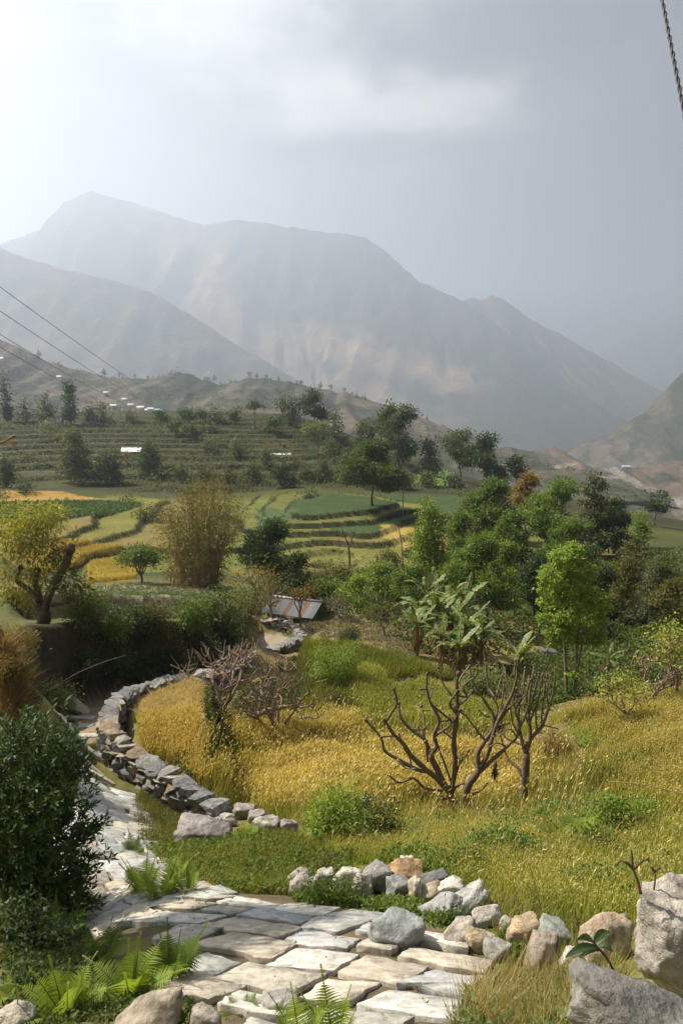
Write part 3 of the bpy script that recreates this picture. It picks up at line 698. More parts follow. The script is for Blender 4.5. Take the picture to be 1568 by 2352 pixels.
# ---- pollarded trees
BARKC = (0.175, 0.125, 0.092)
def twig_knob(mb, p, d, r, col):
    d = unit(np.asarray(d, float)); tube(mb, [p, p+d*r*1.6, p+d*r*3.0], [r, r*1.75, r*0.7], 6, np.array(col)*0.8, wob=0.3)
def limb_polys(mb, polys, rmul=1.0, col=BARKC):
    for P, r0, r1 in polys:
        Q = smooth_line(P, 2); n = len(Q); R = np.linspace(r0, r1, n)*rmul
        R *= 1+0.16*(rng.random(n)-0.3)
        tube(mb, Q, R, 6, np.array(col)*(0.85+0.3*rng.random()), wob=0.12)
def grow(polys, p, d, L, r, depth, maxd, up, spread, tips):
    n = 3; P = [p]; dd = d.copy()
    for k in range(n):
        dd = unit(dd+rng.normal(size=3)*0.20+np.array((0, 0, up))); P.append(P[-1]+dd*L/n)
    polys.append((np.array(P), r, r*0.72))
    if depth >= maxd: tips.append((P[-1], dd, r*0.72)); return
    for k in range(2 if rng.random() < 0.55 else 3):
        nd = unit(dd+rng.normal(size=3)*spread); nd[2] = max(nd[2], -0.1)
        grow(polys, P[-1], nd, L*rng.uniform(.62, .86), r*rng.uniform(.6, .74), depth+1, maxd, up, spread, tips)
    if depth >= 1 and rng.random() < 0.6:
        q = P[1]; nd = unit(rng.normal(size=3)+np.array((0, 0, .6))); polys.append((np.array([q, q+nd*L*0.22, q+nd*L*0.4+np.array((0, 0, .05*L))]), r*0.4, r*0.3)); tips.append((q+nd*L*0.4, nd, r*0.3))
def pollard(name, label, u, v, vtop, wpx, group=None, pal=None, leafn=0, limbs=4, maxd=3, lean=(0, 0), trunk=0.22, Y=None, spread=0.62, up=0.22, col=BARKC, r=None, leaf=0.16):
    b = hit(u, v) if Y is None else at(u, Y); Y = b[1]; t = Y*cp_-b[2]*sp_; h = ztop(vtop, Y)-b[2]; w = wpx/F*t
    root = empty(name, b); tag(root, label, 'tree', group); r = r or 0.028*h; tips = []
    tr = MB(); p1 = np.array((lean[0]*h*trunk, lean[1]*h*trunk, h*trunk))
    tube(tr, smooth_line([(0, 0, -0.2), (0.02*h, 0, h*trunk*0.45), p1], 3), np.array([1.35, 1.1, 1, .95, .95, 1.0, 1.05])*r, 8, np.array(col)*0.9, wob=0.12)
    tr.build('trunk', M_BARK, root, True)
    for k in range(limbs):
        a = 6.28*k/limbs+rng.random()*0.8; d = unit(np.array((math.cos(a)*w/h*0.95+lean[0], math.sin(a)*w/h*0.95+lean[1], 0.75+0.35*rng.random())))
        polys = []; nt0 = len(tips); grow(polys, p1-np.array((0, 0, r*0.4)), d, h*0.30, r*0.62, 0, maxd, up, spread, tips); mb = MB(); limb_polys(mb, polys, 1.0, col)
        # keep inside the tree's own height
        V = np.concatenate(mb.V); zz = V[:, 2]; V[:, 2] = np.where(zz > h*0.8, h*0.8+(zz-h*0.8)*0.45, zz); mb.V = [V]
        for p, dd, rr in tips[nt0:]:
            p = np.array(p); p[2] = p[2] if p[2] < h*0.8 else h*0.8+(p[2]-h*0.8)*0.45
            twig_knob(mb, p, dd, rr*1.05, col)
        mb.build('limb', M_BARK, root, True)
    if leafn:
        mb = MB(); cA, cB = PAL[pal]; T = np.array([x[0] for x in tips]); T[:, 2] = np.where(T[:, 2] > h*0.8, h*0.8+(T[:, 2]-h*0.8)*0.45, T[:, 2])
        k = rng.choice(len(T), leafn); C = T[k]+rng.normal(size=(leafn, 3))*0.11*h*np.array((0.8, 0.8, 0.7)); tt = rng.random((leafn, 1))
        leaf_quads(mb, C, unit(rand_dirs(leafn)+np.array((0, 0, 0.2))), unit(rand_dirs(leafn)+np.array((0, 0, .8))), leaf*(0.6+0.7*rng.random(leafn)), leaf*0.6, np.array(cA)*(1-tt)+np.array(cB)*tt)
        mb.build('foliage', M_LEAF, root)
    return root

# ---- ferns
def frond_mesh(seed, L=0.6, arch=0.5, npair=26, w=0.17, cA=(0.16, 0.25, 0.035), cB=(0.30, 0.38, 0.07)):
    r2 = np.random.default_rng(seed); mb = MB(); s = np.linspace(0, 1, npair+1)
    X = L*(s*0.75+0.25*s*s*arch); Z = L*(0.95*s-arch*0.55*s**2.4)-L*0.03; P = np.column_stack([X*arch*1.2+0.12*L*s, 0*s, Z])
    tube(mb, P, np.linspace(0.006, 0.0015, npair+1), 4, (0.14, 0.16, 0.05), cap=False)
    T = np.gradient(P, axis=0); T = unit(T); side = np.array((0, 1.0, 0)); up = unit(np.cross(T, side)); up = np.where(up[:, 2:3] < 0, -up, up)
    for i in range(2, npair+1):
        f = s[i]; l = w*L*1.9*math.sin(min(1, f*1.25+0.10)*math.pi)**0.8*(1-f*0.35)+0.012
        for sg in (-1, 1):
            d = unit(side*sg+T[i]*0.35+up[i]*0.10+r2.normal(size=3)*0.05); c = np.asarray(cA)+(np.asarray(cB)-np.asarray(cA))*(0.3+0.5*f+0.2*r2.random())
            m = 4; ww = L/npair*0.85; q = np.linspace(0, 1, m); base = P[i]
            cen = base+d*l*q[:, None]-np.array((0, 0, 1.0))*(l*0.22*q**2)[:, None]
            wd = ww*0.5*(1-q*0.9)*np.where(np.arange(m) % 2, 1.15, 0.9); V = np.empty((m, 2, 3)); V[:, 0] = cen+T[i]*wd[:, None]; V[:, 1] = cen-T[i]*wd[:, None]
            mb.add(V.reshape(-1, 3), None, [(2*k, 2*k+1, 2*k+3, 2*k+2) for k in range(m-1)], c)
    me_o = mb.build('frond', M_FERN); me = me_o.data; bpy.data.objects.remove(me_o); return me
FRONDS = [frond_mesh(300+k, arch=a) for k, a in enumerate((0.15, 0.3, 0.5, 0.22, 0.7))]
FRONDS_DK = [frond_mesh(320+k, arch=a, cA=(0.07, 0.125, 0.022), cB=(0.14, 0.20, 0.04)) for k, a in enumerate((0.2, 0.4, 0.65))]
def fern(label, u, v, hpx, n=9, spread=1.0, group=None, dark=False, base=None, lean=None):
    b = hit(u, v) if base is None else np.asarray(base, float); t = b[1]*cp_-b[2]*sp_; h = hpx/F*t
    root = empty('fern', b); tag(root, label, 'fern', group); S = FRONDS_DK if dark else FRONDS
    for k in range(n):
        o = link('frond', S[rng.integers(len(S))], root); a = 6.283*k/n+rng.normal()*0.3
        if lean is not None and rng.random() < 0.6: a = lean+rng.normal()*0.5
        s = h/0.55*rng.uniform(.7, 1.1); o.scale = (s, s, s); o.rotation_euler = (rng.normal()*0.12, rng.normal()*0.15+0.12*spread, a)
        o.location = (0.03*math.cos(a), 0.03*math.sin(a), -0.01)
    return root

# ---- blades: wheat, grass (uncountable cover)
def scatter(P, n, dens=None):
    b = np.array(P)[:, :2]; lo, hi = b.min(0), b.max(0); out = np.zeros((0, 2))
    while len(out) < n:
        q = lo+(hi-lo)*rng.random((n*2, 2)); q = q[sdist(b, q[:, 0], q[:, 1]) > 0.05]
        if dens is not None: q = q[rng.random(len(q)) < dens(q[:, 0], q[:, 1])]
        out = np.vstack([out, q])
    return out[:n]
def blades(name, XY, h, w, cA, cB, ear=None, lean=0.25, label=None, cat=None, mat=None, parent=None, patch=3.0, hv=0.35, wind=(0.2, -0.05)):
    n = len(XY); z = H(XY[:, 0], XY[:, 1]); ph = np.clip(0.5+0.9*fbm(XY[:, 0]/patch, XY[:, 1]/patch, 401, 3), 0, 1)
    hh = h*(1-hv+2*hv*rng.random(n)*1.0)*(0.85+0.3*ph); a = rng.random(n)*6.283
    ww = np.broadcast_to(w, (n,))*(0.85+0.7*rng.random(n)); s = np.column_stack([np.cos(a), np.sin(a), 0*a])*ww[:, None]*0.5
    top = np.column_stack([rng.normal(size=n)*lean+wind[0], rng.normal(size=n)*lean+wind[1], np.ones(n)])*hh[:, None]
    B = np.column_stack([XY, z-0.02]); t = np.clip(0.6*ph+0.4*rng.random(n), 0, 1)[:, None]; c = np.asarray(cA)*(1-t)+np.asarray(cB)*t
    V = np.stack([B-s, B+s, B+top], 1); i = np.arange(n)[:, None]*3
    mb = MB(); mb.add(V.reshape(-1, 3), i+np.array((0, 1, 2)), None, np.repeat(c, 3, axis=0))
    if ear is not None:
        el, ew, eA, eB = ear; d = unit(top+rng.normal(size=(n, 3))*0.25*hh[:, None]+np.array((0.15, 0, -0.1))*hh[:, None]); e = np.asarray(eA)*(1-t)+np.asarray(eB)*t
        leaf_quads(mb, B+top*0.96, d, rand_dirs(n), el*(0.7+0.6*rng.random(n)), ew, e)
    o = mb.build(name, mat or M_STRAW, parent); tag(o, label, cat, kind='stuff'); return o
def herbs(name, XY, size, hmax, cA, cB, per=7, label=None, cat=None, patch=1.5):
    n = len(XY); z = H(XY[:, 0], XY[:, 1]); idx = np.repeat(np.arange(n), per); m = len(idx)
    hgt = hmax*(0.35+0.65*np.clip(0.5+fbm(XY[:, 0]/patch, XY[:, 1]/patch, 431, 3), 0, 1))
    C = np.column_stack([XY, z])[idx]+np.column_stack([rng.normal(size=m)*size*0.7, rng.normal(size=m)*size*0.7, rng.random(m)*hgt[idx]])
    tt = np.clip(0.5*rng.random(n)[idx]+0.5*rng.random(m), 0, 1)[:, None]; mb = MB()
    leaf_quads(mb, C, unit(rand_dirs(m)+np.array((0, 0, .25))), unit(rand_dirs(m)*0.7+np.array((0, 0, 1.0))), size*(0.6+0.8*rng.random(m)), size*0.5, np.asarray(cA)*(1-tt)+np.asarray(cB)*tt)
    o = mb.build(name, M_LEAF); tag(o, label, cat, kind='stuff'); return o

# ---- stones
import bmesh
def stone_mesh(seed, boxy=0.75, npts=14):
    r2 = np.random.default_rng(seed); bm = bmesh.new(); d = unit(r2.normal(size=(npts, 3))); p = np.sign(d)*np.abs(d)**boxy
    p = p/np.abs(p).max(1, keepdims=True)*(0.42+0.1*r2.random((npts, 1)))
    for q in p: bm.verts.new(q)
    g = bmesh.ops.convex_hull(bm, input=bm.verts); bmesh.ops.delete(bm, geom=[e for e in g['geom_interior'] if isinstance(e, bmesh.types.BMVert)], context='VERTS')
    bmesh.ops.triangulate(bm, faces=bm.faces[:])
    me = bpy.data.meshes.new('stone'); bm.to_mesh(me); bm.free()
    return me
ROCKC = [(0.30, 0.29, 0.27), (0.24, 0.235, 0.235), (0.36, 0.31, 0.24), (0.20, 0.20, 0.205), (0.40, 0.37, 0.32), (0.33, 0.25, 0.17)]
STONES = []
for k in range(14):
    me = stone_mesh(500+k); c = np.array(ROCKC[k % 6]); at_ = me.attributes.new('Col', 'FLOAT_COLOR', 'POINT')
    a = np.ones((len(me.vertices), 4), np.float32); a[:, :3] = c*(0.62+0.25*np.random.default_rng(k).random((len(me.vertices), 1))); at_.data.foreach_set('color', a.ravel()); me.materials.append(M_ROCK); STONES.append(me)
def rock_mesh(name, seed, dims, cuts=9, sub=5, rough=0.05, col=(0.3, 0.29, 0.27), col2=None, strata=0.0, parent=None):
    """angular boulder: sphere clipped by planes, then weathered"""
    r2 = np.random.default_rng(seed); bm = bmesh.new(); bmesh.ops.create_icosphere(bm, subdivisions=sub, radius=1.0)
    V = np.array([v.co[:] for v in bm.verts]); Fc = np.array([[v.index for v in f.verts] for f in bm.faces]); bm.free()
    nrm = unit(r2.normal(size=(cuts, 3))); dd = 0.45+0.3*r2.random(cuts); nrm = np.vstack([nrm, np.eye(3), -np.eye(3)]); dd = np.concatenate([dd, np.full(6, 0.62)])
    k = (V@nrm.T)/dd; m = np.maximum(k.max(1), 1e-3); V = V/np.maximum(m, 0.7)[:, None]
    V = V/np.abs(V).max(0); n3 = fbm(V[:, 0]*2.2+seed, V[:, 1]*2.2+V[:, 2]*1.7, seed, 4)+0.6*fbm(V[:, 0]*6, V[:, 2]*6+V[:, 1]*5, seed+3, 3)
    n3 = n3+0.55*fbm(V[:, 0]*14+seed, V[:, 1]*14+V[:, 2]*11, seed+5, 3); V = V*(1+1.5*rough*n3)[:, None]
    if strata: V[:, :2] *= (1+strata*(vnoise(V[:, 2]*7+seed, V[:, 0]*0.6, seed)-0.5))[:, None]
    V = V*np.asarray(dims)/2; t = np.clip(0.5+0.9*fbm(V[:, 0]*4/dims[0], V[:, 1]*4/dims[1]+V[:, 2]*3/dims[2], seed+7, 4), 0, 1)[:, None]
    c = np.asarray(col)*(1-t)+np.asarray(col2 if col2 is not None else np.asarray(col)*0.7)*t
    return mk(name, V, [Fc], M_ROCK, parent, c, True)

# ------------------------------------------------------------------ the flagstone path
path = empty('path', hit(700, 2200)); tag(path, kind='structure')
PATH_O = np.array(path.location)
SLABC = [(0.45, 0.43, 0.385), (0.40, 0.395, 0.37), (0.47, 0.43, 0.36), (0.36, 0.36, 0.35), (0.44, 0.39, 0.32), (0.32, 0.325, 0.33)]
def slab(corners, thick, tilt_dir, tilt, lift, colour, seed):
    """one flagstone: irregular outline, chipped edge, laid on the slope"""
    r2 = np.random.default_rng(seed); P = np.asarray(corners, float); n = len(P); Q = []
    for i in range(n):
        a, b = P[i], P[(i+1) % n]; Q.append(a)
        for f in (0.2, 0.4, 0.6, 0.8): Q.append(a+(b-a)*(f+r2.normal()*0.04)+r2.normal(size=2)*0.03*np.linalg.norm(b-a))
    Q = np.array(Q); c = Q.mean(0); z = H(P[:, 0], P[:, 1], False); A = np.column_stack([P-P.mean(0), np.ones(n)]); g = np.linalg.lstsq(A, z, rcond=None)[0]
    gx, gy = g[0]+tilt_dir[0]*tilt+r2.normal()*0.02, g[1]+tilt_dir[1]*tilt+r2.normal()*0.02; z0 = g[2]+lift
    def zz(q): return z0+(q[:, 0]-c[0])*gx+(q[:, 1]-c[1])*gy
    inner = c+(Q-c)*(0.985-0.02*r2.random(len(Q)))[:, None]; m = len(Q)
    top = np.column_stack([inner, zz(inner)+0.003*r2.normal(size=m)]); edge = np.column_stack([Q, zz(Q)-0.004-0.010*r2.random(m)]); bot = np.column_stack([c+(Q-c)*0.99, zz(Q)-thick])
    V = np.vstack([top, edge, bot, [[c[0], c[1], z0]]])-PATH_O
    f4 = [(i, m+i, m+(i+1) % m, (i+1) % m) for i in range(m)]+[(m+i, 2*m+i, 2*m+(i+1) % m, m+(i+1) % m) for i in range(m)]; f3 = [(3*m, i, (i+1) % m) for i in range(m)]
    V = np.asarray(V); area = 0.5*np.sum(Q[:, 0]*np.roll(Q[:, 1], -1)-Q[:, 1]*np.roll(Q[:, 0], -1))
    if area < 0: f4 = [t[::-1] for t in f4]; f3 = [t[::-1] for t in f3]
    cc = np.asarray(colour)*(1+0.06*r2.normal(size=(len(V), 1))); cc[m:2*m] *= 0.9
    return mk('paving_slab', V, [f3, f4], M_SLAB, path, np.clip(cc, 0.05, 0.8))
paint([(540,2440),(400,2240),(310,2150),(150,2100),(200,1960),(230,1800),(300,1810),(320,1900),(300,1960),(345,2050),(450,2020),(740,2085),(965,2110),(1150,2232),(1020,2440)], np.array((0.12,0.095,0.06)), 0.2)
ZONE_A = wpoly([(560,2420),(470,2300),(420,2215),(345,2140),(325,2085),(445,2035),(560,2062),(640,2068),(740,2100),(850,2112),(965,2125),(1135,2232),(1085,2300),(1010,2360),(960,2440)])
dax = unit(np.array((0.86, -0.51))); nax = np.array((-dax[1], dax[0]))*-1       # course axis; nax points downhill (left, toward the viewer)
if nax[0] > 0: nax = -nax
_b = np.array(ZONE_A); _o = _b.mean(0); sA = ((_b-_o)@dax); sN = ((_b-_o)@nax); k = 0; q = sN.min()-0.1; rs = np.random.default_rng(77)
while q < sN.max()+0.1:
    wd = rs.uniform(0.32, 0.5); p = sA.min()-rs.random()*0.6
    while p < sA.max()+0.2:
        ln = rs.uniform(0.35, 0.95); g = 0.017
        C4 = np.array([(p+g, q+g), (p+ln-g, q+g), (p+ln-g, q+wd-g), (p+g, q+wd-g)])+rs.normal(size=(4, 2))*0.04
        W = _o+C4[:, :1]*dax+C4[:, 1:]*nax; m = W.mean(0)
        if sdist(ZONE_A, np.array([m[0]]), np.array([m[1]]))[0] > -0.02:
            slab(W, 0.13, nax, rs.uniform(0.03, 0.10), 0.045+0.02*rs.random(), np.array(SLABC[rs.integers(6)])*rs.uniform(.9, 1.08), 900+k)
        k += 1; p += ln
    q += wd
# stair flight going away down the slope
CL = np.array([hit(*p)[:2] for p in [(395,2085),(310,2060),(265,2010),(252,1955),(262,1900),(262,1850),(248,1812)]]); CLs = smooth_line(CL, 12)
arc = np.concatenate([[0], np.cumsum(np.linalg.norm(np.diff(CLs, axis=0), axis=1))]); q = 0.0
def along(s): return np.array([np.interp(s, arc, CLs[:, 0]), np.interp(s, arc, CLs[:, 1])])
while q < arc[-1]:
    wd = rs.uniform(0.36, 0.52); a = along(q); b = along(min(q+wd, arc[-1]+0.01)); d = unit(along(min(q+wd+0.3, arc[-1]))-along(max(q-0.3, 0))); nrm = np.array((d[1], -d[0])); hwid = 0.85-0.2*q/arc[-1]; p = -hwid
    while p < hwid-0.1:
        ln = min(rs.uniform(0.4, 1.0), hwid-p+0.06); g = 0.012
        W = np.array([a+nrm*(p+g)+d*g, a+nrm*(p+ln-g)+d*g, b+nrm*(p+ln-g)-d*g, b+nrm*(p+g)-d*g])+rs.normal(size=(4, 2))*0.025
        slab(W, 0.16, d, rs.uniform(0.05, 0.16), 0.05+0.02*rs.random(), np.array(SLABC[rs.integers(6)])*rs.uniform(.95, 1.1), 2000+k); k += 1; p += ln
    q += wd
# lower worn stretch and the lane behind the wall: scattered flags
for (u, v) in [(205,1770),(190,1745),(215,1735),(185,1710),(205,1690),(190,1668),(165,1655),(205,1650),(180,1640),(225,1790),(210,1800),(240,1795),(170,1690)]:
    h0 = hit(u, v)[:2]; L_, w_ = (rs.uniform(.5, .9), rs.uniform(.35, .6)) if v > 1600 else (rs.uniform(1.0, 1.6), rs.uniform(.8, 1.3)); W = h0+np.array([(-L_/2, -w_/2), (L_/2, -w_/2), (L_/2, w_/2), (-L_/2, w_/2)])+rs.normal(size=(4, 2))*0.06
    slab(W, 0.14, (0, 0), 0.0, 0.05, np.array(SLABC[rs.integers(6)]), 3000+k); k += 1

# ------------------------------------------------------------------ dry-stone walls
def drywall(name, label, line, height, width, stone, seed, maxn=290, zfun=None, lean=0.0, cap=True):
    r2 = np.random.default_rng(seed); P = smooth_line(np.asarray(line, float), 8); ar = np.concatenate([[0], np.cumsum(np.linalg.norm(np.diff(P[:, :2], axis=0), axis=1))]); Lw = ar[-1]
    root = empty(name, P[0]); tag(root, label, 'stone wall'); o3 = P[0]; hs = stone*0.50; nc = max(1, int(round(height/hs)))
    cnt = 0
    core = MB(); TT = np.gradient(P, axis=0); nn = unit(np.column_stack([-TT[:, 1], TT[:, 0], 0*TT[:, 0]])); A_ = P-o3; w2 = width*0.36
    VV = np.stack([A_-nn*w2-np.array((0, 0, .3)), A_+nn*w2-np.array((0, 0, .3)), A_+nn*w2*.9+np.array((0, 0, height*.82)), A_-nn*w2*.9+np.array((0, 0, height*.82))], 1).reshape(-1, 3); mm = len(P)
    core.add(VV, None, [(4*i+k, 4*i+(k+1) % 4, 4*i+4+(k+1) % 4, 4*i+4+k) for i in range(mm-1) for k in range(4)]+[(0, 3, 2, 1), (4*mm-4, 4*mm-3, 4*mm-2, 4*mm-1)], (0.06, 0.05, 0.038)); core.build('rubble_core', M_GROUND, root)
    for c in range(nc+1):
        sides = (0,)
        for sd in sides:
            s = r2.random()*stone*0.5
            while s < Lw and cnt < maxn:
                ln = stone*r2.uniform(.7, 1.5); x = np.interp(s+ln/2, ar, P[:, 0]); y = np.interp(s+ln/2, ar, P[:, 1]); z = np.interp(s+ln/2, ar, P[:, 2])
                x2 = np.interp(s+ln/2+.1, ar, P[:, 0]); y2 = np.interp(s+ln/2+.1, ar, P[:, 1]); a = math.atan2(y2-y, x2-x)
                top = height*(0.85+0.3*vnoise(np.array([s*0.7]), np.array([seed*1.0]), seed)[0]); hz = top/nc
                zc = z+hz*(c+0.5) if c < nc else z+top+hz*0.25
                off = sd*(width/2-stone*0.22)*(1-0.12*c/nc)
                o = link('stone', STONES[r2.integers(14)], root)
                o.location = (x-math.sin(a)*off-o3[0], y+math.cos(a)*off-o3[1], zc-o3[2]); o.rotation_euler = (r2.normal()*0.10, r2.normal()*0.10, a+r2.normal()*0.16)
                wy = width*1.05
                o.scale = (ln*1.28, wy*r2.uniform(.85, 1.15), hz*(1.4 if c < nc else 0.9)*r2.uniform(.9, 1.25)); s += ln; cnt += 1
    return root
def gline(pts, dz=0.0):
    out = []
    for p in pts:
        q = hit(*p) if len(p) == 2 else pt(*p); out.append((q[0], q[1], H1(q[0], q[1])-0.08+dz))
    return out
def wtop(pts, h):           # wall given by where its top is seen, at distance Y
    out = []
    for u, v, Y in pts:
        q = pt(u, v, Y); out.append((q[0], q[1], q[2]-h))
    return out
drywall('stone_wall', 'curving grey dry-stone wall between the flagstone path and the golden wheat bench', wtop([(520,1878,13.9),(470,1850,14.2),(420,1815,14.7),(365,1775,15.4),(318,1742,16.0),(275,1712,16.6),(250,1680,17.3),(252,1640,18.6),(275,1605,20.0),(315,1585,21.5),(360,1574,22.7),(410,1568,23.8),(450,1568,24.6)], 1.0), 1.05, 0.55, 0.345, 41)
drywall('stone_wall', 'low dry-stone parapet along the outer edge of the shaded lane', wtop([(455,1566,25),(500,1556,27.5),(545,1535,31),(590,1512,34.5),(625,1495,37.5),(665,1482,40),(690,1470,43)], 0.7), 0.8, 0.7, 0.5, 42, 170)
drywall('stone_wall', 'pale rubble retaining wall below the tin-roofed hut', wtop([(597,1424,47.2),(620,1424,47.2),(650,1430,46.9),(678,1444,46),(695,1462,44.5)], 1.3), 1.35, 0.6, 0.42, 43, 200)

# ------------------------------------------------------------------ boulders
def boulder(label, u, v, wpx, hpx, seed, col, col2=None, depth=0.8, rot=(0, 0, 0), base=None, sub=4, rough=0.06, name='boulder', strata=0.0, group=None, sink=0.12, cuts=9, Y=None):
    """(u, v) = middle of the visible stone"""
    b = hit(u, v+hpx*0.42) if Y is None else pt(u, v+hpx*0.42, Y); t = b[1]*cp_-b[2]*sp_; w = wpx/F*t; h = hpx/F*t
    o = rock_mesh(name, seed, (w, w*depth, h*1.05), col=col, col2=col2, sub=sub, rough=rough, strata=strata, cuts=cuts)
    o.location = (b[0], b[1]+w*depth*0.3, b[2]+h*(0.5-sink)); o.rotation_euler = rot; tag(o, label, 'boulder', group); return o
G1, G2, G3, OR, WH, BL = (0.33, 0.31, 0.285), (0.22, 0.21, 0.20), (0.28, 0.275, 0.27), (0.42, 0.28, 0.14), (0.52, 0.49, 0.44), (0.27, 0.29, 0.29)
boulder('large pale boulder with rust stains topping the wall beside the glossy seedling', 1580, 2185, 230, 260, 11, (0.40, 0.36, 0.31), (0.24, 0.215, 0.195), Y=2.65, depth=0.9, rough=0.06, cuts=12, sub=5, rot=(0.1, 0, 0.3))
boulder('dark grey sloping boulder with lichen blotches at the foot of the glossy seedling', 1500, 2405, 330, 190, 12, (0.27, 0.25, 0.22), (0.15, 0.145, 0.14), Y=2.05, depth=0.8, rough=0.06, cuts=12, sub=5, rot=(0, 0.22, -0.3))
